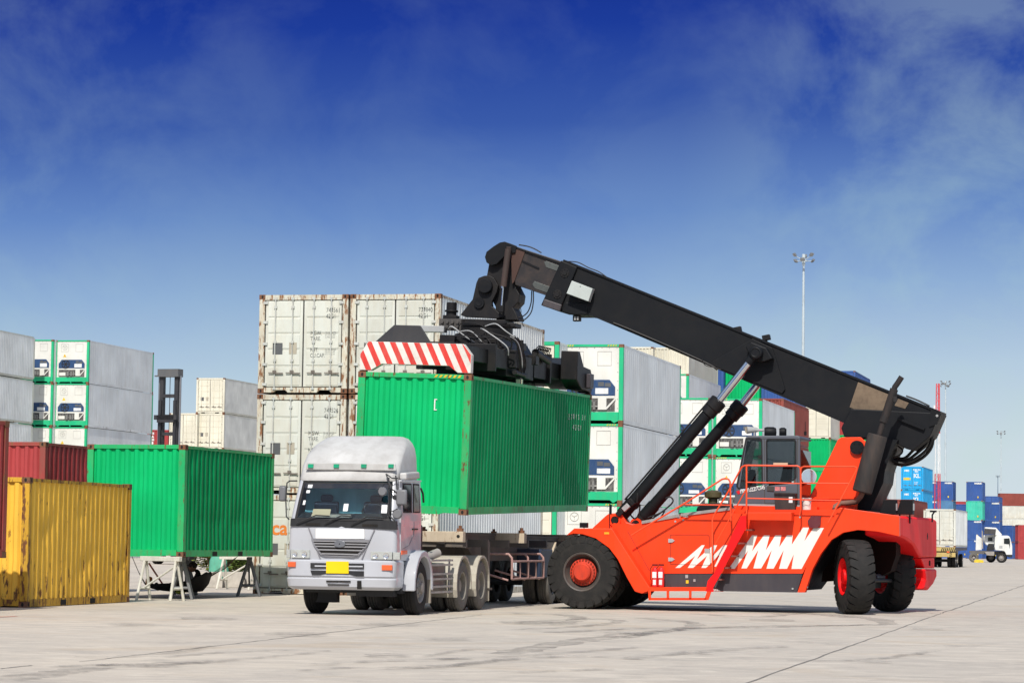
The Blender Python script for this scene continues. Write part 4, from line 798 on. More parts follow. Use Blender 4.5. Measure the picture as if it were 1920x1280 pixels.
# muffler + exhaust
MY = -1.33
a = F.y(1646, 815, MY); c = F.y(1616, 923, MY); r_ = .215; ax = (c - a).normalized(); hL = (c - a).length
b = MB(); b.lathe([(0, -.0), (r_ * .92, 0), (r_, .03), (r_, hL - .03), (r_ * .9, hL), (0, hL)], a, ax, 36); mf = b.build('muffler', mat('muffler_black', (.028, .025, .024), rough=.7, dirt=.6, dirtcol=(.09, .06, .045), nscale=3, bump=.5), ST)
c1 = F.y(1660, 768, MY); c2 = F.y(1683, 722, MY); c3 = F.y(1689, 705, MY); a0 = F.y(1648, 816, MY)
d_ = (F.y(1679, 722, MY) - a0).normalized(); b = MB(); b.cyl(a0, a0 + d_ * .45, .062, n=20); b.cyl(a0 + d_ * .3, a0 + d_ * 1.05, .088, n=20); top = a0 + d_ * 1.05
b.tube([a0 + d_ * .95, a0 + d_ * 1.1, top + Vector((.07, 0, .12)), top + Vector((.16, 0, .26))], .062, 14); b.obox(a0 + d_ * .82 + Vector((.10, -.05, 0)), (.07, .06, .12)); b.build('exhaust_stack', mat('exhaust_black', (.022, .02, .02), rough=.75, dirt=.6, dirtcol=(.08, .05, .04), nscale=3), ST)
b = MB(); b.tube([F.y(1620, 915, MY), F.y(1614, 930, MY), F.y(1606, 940, MY + .1), F.y(1594, 942, MY + .2), F.y(1576, 943, MY + .25), F.y(1566, 949, MY + .2), F.y(1562, 966, MY + .1)], .058, 14); b.build('exhaust_elbow', mat('elbow_brown', (.17, .10, .075), rough=.7, dirt=.6, rust=.4, nscale=4), ST)
plate('tower_back', [(1624, 822), (1684, 824), (1672, 845), (1659, 882), (1656, 905), (1631, 958), (1598, 955)], -.7, .7, BK)
# boom ------------------------------------------------------------------
BY = .44
boom = plate('boom', [(1055, 489), (1763, 774), (1742, 817), (1586, 793.5), (1110, 592), (1050, 584), (1020, 573)], -BY, BY, BK, bevel=.02)
plate('boom_rear_box', [(1595, 766), (1763, 774), (1744, 818), (1713, 844), (1700, 841.5), (1676, 829), (1640, 822), (1583, 819), (1577, 802)], -BY - .10, BY + .10, BK, parent=boom, bevel=.02)
plate('sunlit_dust_patch', [(1609, 716), (1667, 739.5), (1650, 786), (1593, 763)], -BY - .008, -BY - .001, DUST, parent=boom)  # dusty area with its sunlight painted in as a lighter plate
plate('sunlit_dust_patch', [(1684, 747), (1704, 755), (1697, 766), (1677, 760)], -BY - .008, -BY - .001, DUST, parent=boom)  # smaller plate of dust, sunlight likewise in its colour
plate('box_rib', [(1684, 782), (1734, 802), (1732, 806), (1682, 786)], -BY - .17, -BY - .10, BK, parent=boom)
plate('end_lug', [(1745, 768), (1765, 775), (1757, 795), (1742, 800)], -BY - .13, -BY - .09, BK, parent=boom)
b = MB(); c = F.y(1757, 779, -BY - .13); b.cyl((c.x, c.y - .004, c.z), (c.x, c.y + .02, c.z), .028, n=14); b.build('hole', LGT, boom)
# flanges along the boom's edges, gussets
b = MB()
for (p0_, p1_) in (((1056, 488), (1763, 773)), ((1104, 588), (1586, 792))):
    a = F.y(*p0_, -BY - .03); c = F.y(*p1_, -BY - .03); d_ = (c - a).normalized(); n_ = Vector((-d_.z, 0, d_.x)) * .022
    b.prism([a - n_, c - n_, c + n_, a + n_], (0, 2 * BY + .06, 0))
b.build('edge_flange', BK, boom, smooth=0)
plate('gusset', [(1402, 640), (1410, 634), (1448, 652), (1472, 730), (1466, 738), (1330, 683), (1336, 677)], -BY - .05, -BY, BK, parent=boom, bevel=.012)
plate('gusset', [(1402, 640), (1410, 634), (1448, 652), (1472, 730), (1466, 738), (1330, 683), (1336, 677)], BY, BY + .05, BK, parent=boom)
plate('lug', [(1398, 650), (1408, 641), (1436, 652), (1448, 672), (1432, 678), (1410, 676)], -BY - .32, -BY - .05, BK, parent=boom, bevel=.02)
plate('lug', [(1398, 650), (1408, 641), (1436, 652), (1448, 672), (1432, 678), (1410, 676)], BY + .05, BY + .32, BK, parent=boom, bevel=.02)
# telescopic inner section
inn = plate('inner_boom', [(958, 459), (1062, 493), (1030, 556), (966, 534)], -.35, .35, mat('inner_boom_black', (.028, .026, .027), rough=.4, dirt=.6, dirtcol=(.09, .06, .045), nscale=1.5, streak=1), bevel=.012)
for pts in ([(1020, 491), (1024, 489), (1048, 498), (1044, 508), (1024, 501)], [(998, 533), (1002, 527), (1032, 538), (1027, 549), (1003, 541)]):
    plate('wear_pad_slot', pts, -.362, -.351, mat('grease_grey', (.09, .10, .095), rough=.25, dirt=.7, dirtcol=(.05, .04, .04), nscale=7), parent=inn, bevel=.004)
plate('inner_rib', [(980, 488), (1011, 502), (1010, 505), (979, 491)], -.37, -.351, BK, parent=inn); plate('inner_rib', [(958, 459), (966, 462), (1053, 493), (1052, 496), (957, 462)], -.39, .39, BK, parent=inn)
plate('inner_plate', [(958, 462), (985, 470), (964, 528), (960, 532)], -.375, -.351, mat('plate_rust', (.07, .038, .03), rough=.7, dirt=.5, dirtcol=(.03, .02, .02)), parent=inn)
col = plate('boom_collar', [(1052, 488), (1082, 501), (1048, 584), (1014, 572)], -BY - .07, BY + .07, BK, parent=boom, bevel=.02)
b = MB()
for (x_, y_) in ((1059, 512), (1045, 552)):
    c = F.y(x_, y_, -BY - .07); b.lathe([(0, -.03), (.05, -.03), (.055, -.012), (.10, -.012), (.11, 0)], c, (0, 1, 0), 24)
    for i in range(8): a = i * .785; b.cyl((c.x + .085 * math.cos(a), c.y - .025, c.z + .085 * math.sin(a)), (c.x + .085 * math.cos(a), c.y, c.z + .085 * math.sin(a)), .01, n=6)
b.build('adjuster', BK2, col)
plate('collar_block', [(1020, 560), (1053, 571), (1049, 584), (1016, 573)], -BY - .14, -BY - .06, GRYD, parent=col, bevel=.02)
bx = plate('control_box', [(1072, 526), (1111, 541), (1103, 565), (1062, 550)], -BY - .26, -BY - .07, mat('box_pale', (.40, .44, .42), rough=.45, dirt=.2), parent=boom, bevel=.008)
b = MB(); c = F.y(1088, 537, -BY - .26); b.cyl(c + Vector((0, -.006, 0)), c, .01, n=8); b.build('lock', DARK, bx)
plate('underside_box', [(1060, 566), (1103, 568), (1100, 590), (1072, 590), (1052, 584)], -BY - .02, BY, BK, parent=boom, bevel=.02)
p_ = F.y(1082, 597, -.3); b = MB(); b.obox(p_, (.17, .14, .13)); l_ = b.build('boom_lamp', BK2, boom, bevel=.01); b = MB(); b.obox(p_ + Vector((-.03, -.075, 0)), (.04, .01, .08)); b.obox(p_ + Vector((.035, -.075, 0)), (.04, .01, .08)); b.build('lens', LGT, l_, smooth=0)
for (x_, y_) in ((1383, 618), (1437, 633)):
    p_ = F.y(x_, y_, -.35 if x_ < 1400 else .3); b = MB(); b.obox(p_, (.17, .16, .12), Matrix.Rotation(-.2, 3, 'Y')); b.cyl(p_ + Vector((.02, 0, -.18)), p_, .02, n=6); b.build('boom_lamp', BK2, boom, bevel=.012)
# hoses over and behind the boom
def hose(name, pts, yl, r, parent=None, m=None):
    P = [F.y(a, c, yl if not isinstance(yl, (list, tuple)) else yl[i]) for i, (a, c) in enumerate(pts)]; b = MB(); b.tube(curve(P, 6), r, 8); return b.build(name, m or HOSE, parent or ST)
hose('hose', [(1064, 490), (1084, 492), (1104, 502), (1122, 509), (1137, 519)], -.2, .012, boom); hose('hose', [(973, 459), (990, 462), (1003, 467), (1015, 474)], -.2, .014, boom)
hose('hose', [(1699, 742), (1720, 750), (1743, 761)], -.3, .018, boom)
for k, (dx, dy) in enumerate(((0, 0), (-5, -5), (-10, -12), (3, 5))):
    hose('hose', [(1749 + dx * .3, 795 + dy), (1744 + dx, 832 + dy), (1722 + dx, 856 + dy), (1692, 868 + dy * .7), (1660, 858 + dy * .6), (1645, 850)], [-.2 + k * .15] * 6, .034, boom)
hose('hose', [(1680, 838), (1679, 848), (1672, 856), (1662, 858)], -.3, .022, boom); hose('hose', [(1684, 836), (1692, 843), (1690, 850), (1680, 856), (1664, 858)], -.2, .018, boom)
hose('hose', [(1150, 605), (1180, 617), (1280, 660), (1330, 683), (1345, 693)], -BY - .06, .022, boom); hose('hose', [(1316, 672), (1322, 684), (1340, 689), (1352, 693)], -BY - .08, .01, boom)
# boom head and tilt linkage
hd = [(909, 482), (912, 472), (925, 462), (937, 454.5), (946, 453), (958, 457), (968, 461), (966, 474), (950, 476), (942, 484), (931, 495), (921, 498), (912, 492)]
for y0 in (-.42, .34): plate('head_plate', hd, y0, y0 + .08, BK, bevel=.01)
plate('head_link', [(917, 492), (950, 466), (962, 500), (966, 536), (974, 552), (972, 566), (962, 577), (968, 588), (972, 600), (930, 600), (929, 575), (921, 560), (912, 540), (912, 520)], -.26, .26, BK2, bevel=.02)
hinge = [(893, 530), (897, 521), (907, 517), (917, 516), (926, 521), (934, 535), (931, 548), (922, 566), (922, 574), (944, 594), (930, 597), (872, 594), (863, 590), (886, 561)]
for y0 in (-.44, .32): plate('hinge_plate', hinge, y0, y0 + .12, BK2, bevel=.012)
b = MB(); c = F.y(911, 537, -.46); b.lathe([(0, -.10), (.15, -.10), (.165, -.085), (.168, 0)], c, (0, 1, 0), 30); c = F.y(898.5, 568, -.46); b.lathe([(0, -.035), (.07, -.04), (.075, -.03), (.12, -.03), (.125, 0)], c, (0, 1, 0), 30); b.cyl((c.x, -.4, c.z), (c.x, .4, c.z), .08)
c2_ = F.y(911, 537, -.4); b.cyl((c2_.x, -.4, c2_.z), (c2_.x, .4, c2_.z), .1); b.build('hinge_pin', BK, ST)
b = MB(); b.cyl(F.y(953, 467, -.50), F.y(944, 537, -.50), .072, n=20); b.cyl(F.y(954, 463, -.52), F.y(954, 470, -.50), .06, n=12)
dm = b.build('damper_cylinder', mat('damper_brown', (.05, .036, .032), rough=.55, dirt=.5, dirtcol=(.10, .06, .05)), ST); b = MB(); b.cyl(F.y(943.5, 537, -.50), F.y(940.5, 573, -.50), .024, n=14); b.cyl(F.y(942, 536, -.5), F.y(941.8, 540, -.5), .04, n=14); b.build('rod', CHR, dm)
b = MB(); c = F.y(940, 579, -.50); b.obox(c, (.12, .10, .16)); b.build('damper_foot', BK2, ST, bevel=.01)
for k, pts in enumerate(([(1000, 545), (1000, 565), (996, 585), (985, 598), (973, 602)], [(997, 545), (996, 566), (990, 584), (980, 593), (972, 595)], [(974, 537), (972, 560), (974, 580), (978, 600), (982, 612)], [(976, 537), (974, 562), (977, 585), (974, 596)], [(973, 564), (967, 572), (962, 578)])):
    hose('hose', pts, -.3 + .06 * k, .014 if k < 2 else .009)
# lift cylinders -----------------------------------------------------------
def lift(y0, a, cl, cr, top_, base):
    A, B_, T_ = F.y(*a, y0), F.y(*cl, y0), F.y(*top_, y0); d_ = (B_ - A).normalized()
    b = MB(); b.cyl(A, B_, .135, n=32); b.cyl(A - d_ * .1, A + d_ * .25, .15, n=32); o = b.build('lift_cylinder', BK, ST)
    b = MB(); b.lathe([(.135, -.42), (.17, -.40), (.17, -.24), (.19, -.22), (.19, -.02), (.16, 0), (0, 0)], B_, d_, 32); b.build('gland', BK2, o)
    b = MB(); b.cyl(B_, T_, .088, n=28); b.build('rod', CHR, o)
    b = MB(); b.cyl(T_ - d_ * .30, T_ - d_ * .05, .11, n=24); b.lathe([(0, -.16), (.13, -.16), (.145, -.14), (.145, .14), (.13, .16), (0, .16)], T_, (0, 1, 0), 28); b.lathe([(.08, -.163), (.10, -.175), (.12, -.163)], T_, (0, 1, 0), 24); b.build('rod_eye', BK, o)
    Q = F.y(*base, y0); b = MB(); b.cyl(Q, A, .13, n=24); b.build('barrel_foot', BK2, o); b = MB(); b.lathe([(0, -.22), (.075, -.22), (.085, -.20), (.085, .22), (.075, .23), (0, .23)], Q, (0, 1, 0), 24); b.build('foot_pin', BK2, o)
    b = MB(); b.lathe([(.09, -.21), (.135, -.21), (.135, .21), (.09, .21)], Q, (0, 1, 0), 28); b.build('pin_ring', RED, o)
    return o, A, B_, d_
o1, A, B_, d_ = lift(-.78, (1172, 958), (1349, 750), None, (1419, 661.5), (1157, 975))
n_ = Vector((-d_.z, 0, d_.x)); b = MB(); b.tube([A + d_ * .2 + n_ * .16 + Vector((0, -.06, 0)), A + d_ * 1.5 + n_ * .15 + Vector((0, -.06, 0)), B_ - d_ * .2 + n_ * .16 + Vector((0, -.06, 0))], .022); b.build('pipe', HOSE, o1)
lift(.78, (1213, 962), (1392, 757), None, (1455, 676), (1196, 982))
p_ = F.y(1174, 951, -.98); b = MB(); b.obox(p_, (.17, .12, .11), Matrix.Rotation(-.75, 3, 'Y')); b.build('valve_block', LGT, ST, bevel=.01)
b = MB(); b.obox(p_ + Vector((-.14, .02, -.12)), (.16, .14, .12), Matrix.Rotation(-.75, 3, 'Y')); b.obox(p_ + Vector((.12, .02, .12)), (.1, .12, .16), Matrix.Rotation(-.75, 3, 'Y')); b.cyl(p_ + Vector((.24, 0, .1)), p_ + Vector((.26, 0, .32)), .03, n=8); b.build('valve_body', BK2, ST, bevel=.01)
for k, pts in enumerate(([(1187, 955), (1196, 950), (1200, 935), (1197, 922)], [(1180, 962), (1190, 972), (1198, 962), (1200, 945)], [(1218, 975), (1240, 960), (1258, 945), (1262, 937), (1256, 931), (1248, 934)], [(1215, 970), (1236, 962), (1246, 957), (1240, 968)], [(1170, 968), (1182, 980), (1192, 975)])): hose('hose', pts, -.7 - .03 * k, .018)

# rotator + spreader ------------------------------------------------------
SP = Frame((lx + 0, ly, 0), YAW)
spr = bpy.data.objects.new('spreader', None); C.objects.link(spr); spr.parent = ST
spr.matrix_parent_inverse = Matrix.Identity(4)
bpy.context.view_layer.update()
STM = Matrix.Translation(F.o) @ Matrix.Rotation(-F.yaw, 4, 'Z')
spr.matrix_local = STM.inverted() @ LCM @ Matrix.Translation((0, 6.095, 2.9))     # origin: middle of the container's roof; y along it
def sb(name, b, m, bevel=.012, parent=None): return b.build(name, m, parent or spr, bevel=bevel, smooth=0 if bevel == 0 else 30)
b = MB(); b.cyl((-.02, -.1, 1.12), (-.02, -.1, 1.30), .62, n=48); b.cyl((-.02, -.1, 1.02), (-.02, -.1, 1.12), .70, n=48); b.cyl((-.02, -.1, 1.30), (-.02, -.1, 1.36), .66, n=40); sb('slewing_ring', b, BK2, .006)
b = MB(); b.cyl((-.02, -.1, 1.14), (-.02, -.1, 1.27), .64, n=90)
b = MB()
b.prism([(-.82, -1.35, .15), (.80, -1.35, .15), (.80, -1.35, .70), (.62, -1.35, .98), (-.70, -1.35, .98), (-.82, -1.35, .80)], (0, 2.7, 0)); b.box(-.55, .55, -.75, .7, .98, 1.04)
mb_ = sb('main_frame', b, BK2)
b = MB(); b.box(-.82, .82, -2.7, -1.35, .30, .72)
b.box(-.9, .9, -2.78, -2.68, .2, .80); sb('beam_guide', b, BK2); b = MB(); b.box(-.9, .9, 2.68, 2.82, .14, .84); b.box(-.82, .82, 1.35, 2.75, .22, .74); sb('beam_guide', b, BK2)
for sx in (-1, 1):
    b = MB(); b.box(sx * .47 - .26, sx * .47 + .26, -5.75, -2.6, .36, .68); sb('telescopic_beam', b, BK2); b = MB(); b.box(sx * .47 - .26, sx * .47 + .26, 2.6, 5.75, .30, .68)
    b.prism([(sx * .47 - .27, 5.9, .10), (sx * .47 - .27, 5.2, .22), (sx * .47 - .27, 4.6, .30), (sx * .47 - .27, 4.6, .68), (sx * .47 - .27, 5.2, .86), (sx * .47 - .27, 5.9, .70)], (.54, 0, 0))
    sb('telescopic_beam', b, BK2)
# raised trapezoid behind the near end beam
b = MB(); b.prism([(-.98, -5.88, .42), (.62, -5.88, .42), (.22, -5.88, 1.0), (-.35, -5.88, 1.0)], (0, .05, 0))
b.v = [(x - .2 if True else x, y, z) for x, y, z in b.v]; sb('end_gusset', b, mat('gusset_grey', (.035, .036, .04), rough=.5, dirt=.4, dirtcol=(.08, .07, .06)))
# striped end beams
WRD = mat('beam_white', (.70, .68, .62), rough=.5, dirt=.35, dirtcol=(.4, .3, .2), rust=.30, nscale=3, streak=1)
RST = mat('stripe_red', (.62, .045, .035), rough=.5, dirt=.25, dirtcol=(.5, .3, .25), nscale=4)
def endbeam(sy):
    pr = [(-1.20, .0), (-1.20, .33), (-1.03, .60), (1.02, .60), (1.20, .38), (1.20, .0), (.92, .0), (.74, .14), (-.72, .14), (-.95, .0)]
    y0, y1 = (-6.10, -5.90) if sy < 0 else (5.88, 6.10)
    b = MB(); b.prism([(x, y0, z + .03) for x, z in pr], (0, y1 - y0, 0)); e = sb('end_beam', b, WRD if sy < 0 else BK2, .01)
    if sy < 0:
        def clip(poly, fn):
            out = []
            for i in range(len(poly)):
                a, c = poly[i], poly[(i + 1) % len(poly)]; fa, fc = fn(a), fn(c)
                if fa >= 0: out.append(a)
                if fa * fc < 0: t = fa / (fa - fc); out.append((a[0] + (c[0] - a[0]) * t, a[1] + (c[1] - a[1]) * t))
            return out
        top = [(-1.20, .33), (-1.03, .60), (1.02, .60), (1.20, .38), (1.20, .14), (-1.20, .14)]; le = [(-1.20, 0), (-1.20, .14), (-.72, .14), (-.95, 0)]; ri = [(.74, .14), (1.20, .14), (1.20, 0), (.92, 0)]
        b = MB(); pitch = .262; sl = .48
        for k in range(-4, 8):
            x0 = -1.10 + k * pitch + .27
            for poly in (top, le, ri):
                q = clip(poly, lambda p_: (p_[0] + (p_[1] - .6) * sl) - (x0 - .0)); q = clip(q, lambda p_: (x0 + .125) - (p_[0] + (p_[1] - .6) * sl)) if len(q) > 2 else []
                if len(q) > 2: b.prism([(x * .992, y0 - .003, z * .985 + .036) for x, z in q], (0, .0022, 0))
        sb('stripe', b, RST, 0, e)
    for sx in (-1, 1):
        b = MB(); b.cyl((sx * 1.135, (y0 + y1) / 2 * 1.0, -.04), (sx * 1.135, (y0 + y1) / 2, .06), .05, n=12); b.obox((sx * 1.135, (y0 + y1) / 2, .0), (.14, .14, .05)); sb('twist_lock', b, RUST, 0, e)
    return e
endbeam(-1); endbeam(1)
# far side end pieces visible over the container: corner boxes
b = MB(); b.prism([(1.21, 4.95, .10), (1.21, 6.12, .06), (1.21, 6.12, .42), (1.21, 5.9, .62), (1.21, 5.05, .66), (1.21, 4.55, 1.0), (1.21, 4.30, 1.0), (1.21, 4.3, .3)], (-.42, 0, 0)); sb('corner_box', b, BK2, .02)
b = MB(); b.box(1.215, 1.33, 5.35, 5.75, .14, .50); sb('corner_guide', b, GRYD, .02)
# clutter on the centre frame
b = MB()
for x_, y_, z_, s3 in ((.86, -.9, .55, (.2, .5, .4)), (.86, .2, .40, (.16, .7, .5)), (.86, 1.0, .62, (.22, .35, .22)), (-.2, -1.42, .6, (.5, .16, .45)), (.25, -1.45, .85, (.3, .2, .18)), (-.55, -1.42, .92, (.35, .2, .22)), (.9, -.35, .86, (.16, .3, .16)), (.1, -1.42, .34, (.9, .12, .12))): b.obox((x_, y_, z_), s3)
b.cyl((.93, .9, .80), (.93, 2.3, .66), .085, n=16); b.cyl((.93, -1.1, .25), (.93, -.1, .22), .06, n=12); b.cyl((.95, -.62, .25), (.95, -.62, 1.0), .05, n=10); b.cyl((.6, -1.47, .82), (.6, -1.47, .30), .06, n=10)
sb('hydraulic_unit', b, BK2)
b = MB(); b.obox((.93, -.62, .06), (.14, .14, .16)); lp = sb('spreader_lamp', b, GRYD, .01); b = MB(); b.obox((.93, -.70, .06), (.09, .012, .10)); b.obox((1.004, -.62, .06), (.012, .09, .10)); sb('lens', b, mat('lens_warm', (.6, .56, .4), rough=.3), 0, lp)
b = MB()
for i in range(4):
    for k in range(2): b.cyl((-.72 + i * .12, -1.30, 1.22 + .1 * k), (-.72 + i * .12, -1.42, 1.22 + .1 * k), .038, n=10)
b.obox((-.54, -1.28, 1.27), (.52, .14, .26)); sb('valve_bank', b, mat('valve_metal', (.09, .085, .08), rough=.4, metal=.3, dirt=.5), .005)
b = MB(); b.obox((-1.0, -1.3, 1.16), (.7, .3, .14)); sb('connection_box', b, LGT, .01)
b = MB(); b.box(-.95, -.45, -.5, -.2, 1.30, 1.44); b.cyl((-.82, -.2, 1.36), (-.82, -.2, 1.84), .12, n=16); b.cyl((-.82, -.2, 1.62), (-.82, -.2, 1.66), .16, n=16); b.box(-.98, -.66, -.36, -.04, 1.36, 1.54); sb('slew_motor', b, BK2, .01)
b = MB(); b.box(-.78, .52, -.42, .42, 1.36, 1.46); b.box(.1, .72, -.3, .3, 1.30, 1.40); sb('hanger_base', b, BK2, .015)
def sphose(pts, r=.013, m=None): b = MB(); b.tube(curve([Vector(p_) for p_ in pts], 6), r, 7); b.build('hose', m or HOSE, spr)
random.seed(11)
for k in range(16):
    x0 = random.uniform(-.75, .3); z0_ = random.uniform(.95, 1.25); sphose([(x0, -1.44, z0_), (x0 + random.uniform(.1, .3), -1.56, z0_ + random.uniform(-.1, .12)), (x0 + random.uniform(.4, .7), -1.55, z0_ - random.uniform(.0, .4)), (x0 + random.uniform(.6, .9), -1.45, z0_ - random.uniform(.2, .6))], random.uniform(.008, .016), HOSE if k % 4 else LGT)
for k in range(8): y0_ = .9 + k * .17; sphose([(.9, y0_, .82), (1.0, y0_ + .05, .95), (.98, y0_ + .2, .93), (.92, y0_ + .28, .80)], .012)
for k in range(6): sphose([(.75 + .03 * k, -1.3 + .1 * k, 1.05), (.95, -1.1 + .1 * k, .9), (1.0, -.9 + .12 * k, .5), (.95, -.8 + .1 * k, .2)], .014, LGT if k == 2 else HOSE)
random.seed(5)

b = MB(); P0 = fy([(1176, 995), (1177, 995), (1218, 1069), (1217, 1069)], SD); b.prism(P0, (0, .004, 0)); b.build('panel_seam', MATS['seam_dark'], ST, smooth=0)
for (x_, y_, w_, h_, m_) in ((1270, 967, 5, 4, LGT), (1281, 966, 9, 3, MATS['label_white']), (1300, 1085, 4, 5, LGT)):
    b = MB(); b.prism(fy([(x_, y_), (x_ + w_, y_), (x_ + w_, y_ + h_), (x_, y_ + h_)], NY - (.061 if x_ > 1552 else .006)), (0, .004, 0)); b.build('decal', m_, ST, smooth=0)
for (x_, y_) in ((1266, 977), (1281, 974), (1500, 969), (1430, 968), (1513, 1100), (1486, 1103), (1505, 1086)):
    c = F.y(x_, y_, NY - .01); b = MB(); b.cyl(c, c + Vector((0, .03, 0)), .022, n=8); b.build('bolt', LGT, ST, smooth=0)
# ------------------------------------------------------------------ white lorry (tractor unit)
tp = G(775, 1152); TY = Vector((math.sin(YAW), math.cos(YAW), 0)); TX = Vector((math.cos(YAW), -math.sin(YAW), 0))
TO = tp - TY * 1.32 - TX * .98
T = Frame(TO, YAW)
TR = empty('tractor_truck', 'silver white cab-over lorry with tall roof fairing and blank yellow number plate', 'lorry', TO, YAW)
TW = mat('lorry_silver', (.44, .455, .485), rough=.28, dirt=.18, dirtcol=(.38, .36, .36), coat=.4, nscale=1.2, streak=1)
TWH = mat('fairing_white', (.47, .47, .455), rough=.45, dirt=.8, dirtcol=(.33, .32, .30), nscale=1.6, streak=1)
BLKP = mat('black_plastic', (.022, .023, .025), rough=.5, dirt=.3, dirtcol=(.08, .08, .08))
GRP = mat('grey_plastic', (.16, .165, .175), rough=.4, dirt=.2)
TGL = glassm('windscreen_glass', (.66, .92, 1.0), rough=.01, trans=1.0)
STL = mat('dusty_steel', (.28, .26, .24), rough=.6, dirt=.6, dirtcol=(.42, .38, .33), nscale=4)
def ty(pts, yl): return [T.y(a, c, yl) for a, c in pts]
def tx(pts, xl): return [T.x(a, c, xl) for a, c in pts]
def loft(secs, back, r=.16, n=6, cx=-.10):
    """secs: (z, halfwidth, y_front); rounded front corners, flat back at y=back or per section"""
    b = MB(); vs = []; m = None
    for s_ in secs:
        z, hw, yf = s_[:3]; bk = s_[3] if len(s_) > 3 else back; rr = s_[4] if len(s_) > 4 else r; row = [(-hw, bk, z)]
        for i in range(n + 1): a = math.pi / 2 * i / n; row.append((-hw + rr * (1 - math.cos(a)), yf + rr * (1 - math.sin(a)), z))
        for q in (-.5, 0, .5): row.append((q * (hw - rr) * 1.2, yf - .035 * (1 - q * q * 2), z))
        for i in range(n, -1, -1): a = math.pi / 2 * i / n; row.append((hw - rr * (1 - math.cos(a)), yf + rr * (1 - math.sin(a)), z))
        row.append((hw, bk, z)); m = len(row); vs += row
    vs = [(v[0] + cx, v[1], v[2]) for v in vs]
    k = len(secs); fs = [(j * m + i, j * m + i + 1, (j + 1) * m + i + 1, (j + 1) * m + i) for j in range(k - 1) for i in range(m - 1)]
    fs += [(j * m + m - 1, j * m, (j + 1) * m, (j + 1) * m + m - 1) for j in range(k - 1)]
    fs += [tuple(range(m - 1, -1, -1)), tuple(range((k - 1) * m, k * m))]
    b.add(vs, fs); return b
zz = lambda py, yl=0: T.y(640, py, yl).z
cabt = loft([(zz(1049), 1.065, .03), (zz(1030), 1.075, .015), (zz(990), 1.065, .02), (zz(978), 1.055, .03), (zz(940), 1.025, .18), (zz(899), .985, .36)], 1.74, r=.09)
q_ = 19
cabt.f = [f for f in cabt.f if not (len(f) == 4 and all(i // q_ >= 3 for i in f) and all(7 <= i % q_ <= 11 for i in f))]
cabt.mi = [0] * len(cabt.f); cabt = cabt.build('cab', TW, TR, smooth=40)
z0, z1 = zz(899), zz(816, 1.1)
loft([(z0 - .015, .985, .33), (z0 + .03, .99, .32), (z0 + .28, .985, .46), (z0 + .50, .97, .68, 1.74, .17), (z0 + .66, .94, .92, 1.74, .22), (z0 + .76, .89, 1.12, 1.74, .26), (z1 - .04, .81, 1.30, 1.74, .26), (z1, .70, 1.42, 1.74, .24)], 1.74, r=.15).build('roof_fairing', TWH, TR, smooth=50)
def tbox(name, pts, yl, th, m, parent=None, bevel=0.0):
    b = MB(); b.prism(ty(pts, yl), (0, th, 0)); return b.build(name, m, parent or TR, smooth=0, bevel=bevel)
def rect(x0, y0, x1, y1, sk=.008): return [(x0, y0), (x1, y0 + (x1 - x0) * sk * 1.6), (x1, y1 + (x1 - x0) * sk * 1.6), (x0, y1)]
# windscreen on its sloping plane
def onws(x, t, off=.0):  # t 0 bottom .. 1 top
    za, zb = zz(973), zz(903); return Vector((x * .955 - .10, .035 + t * .32 - .033 * (1 - (x / 1.0) ** 2) - off, za + (zb - za) * t))
def wspatch(name, m, x0, x1, t0, t1, off, n=12, top=None, parent=None):
    b = MB(); vs = []
    for t in (t0, (t0 + t1) / 2, t1):
        for i in range(n + 1):
            x = x0 + (x1 - x0) * i / n; w_ = 1 - .055 * t; tt = t
            if top and t == t1: tt = t - top * (2 * i / n - 1) ** 4
            vs.append(onws(x * w_, tt, off))
    m_ = n + 1; b.add(vs, [(j * m_ + i, j * m_ + i + 1, (j + 1) * m_ + i + 1, (j + 1) * m_ + i) for j in range(2) for i in range(n)])
    return b.build(name, m, parent or TR, smooth=40)
ws = wspatch('windscreen', TGL, -.985, .985, -.03, 1.0, .014)
for (x0, x1, t0, t1) in ((-.99, -.945, -.03, 1.0), (.945, .99, -.03, 1.0), (-.99, .99, .965, 1.0), (-.99, .99, -.03, .03)): wspatch('window_seal', RUB, x0, x1, t0, t1, .018, parent=ws)
wspatch('sun_visor', mat('visor_shade', (.015, .02, .03), rough=.15), -.93, .93, .83, .96, .020, parent=ws)
for (x0, x1, t0, t1) in ((-.86, -.76, .84, .93), (-.87, -.79, .70, .78), (-.89, -.84, .38, .50), (.0, .10, .22, .42), (.80, .92, .18, .40)): wspatch('sticker', MATS['label_white'], x0, x1, t0, t1, .021, n=2, parent=ws)
wspatch('dashboard', mat('dash_cloth', (.10, .13, .13), rough=.6, dirt=.6, dirtcol=(.3, .3, .22), nscale=9), -.66, .18, .05, .13, .0205, parent=ws)
wspatch('dashboard_paper', mat('paper_cream', (.30, .30, .20), rough=.6), -.64, -.26, .08, .27, .021, parent=ws)
TEAL_BACK = mat('backing_teal', (.16, .42, .50), rough=.7, dirt=.6, dirtcol=(.06, .16, .22), nscale=1.2)
b = MB(); b.box(-1.04, .86, .98, 1.01, zz(985), zz(895) - .02); b.build('teal_backing', TEAL_BACK, TR, smooth=0)  # teal panel added behind the glass in place of its sky reflection
b = MB(); b.prism([(-1.04, .12, zz(975) - .02), (-1.04, .62, zz(975) - .02), (-1.04, .62, zz(975) + .06), (-1.04, .14, zz(975) + .01)], (1.88, 0, 0)); b.build('dashboard', mat('dash_grey', (.06, .065, .07), rough=.6, dirt=.5, dirtcol=(.2, .2, .18), nscale=5), TR, smooth=0)
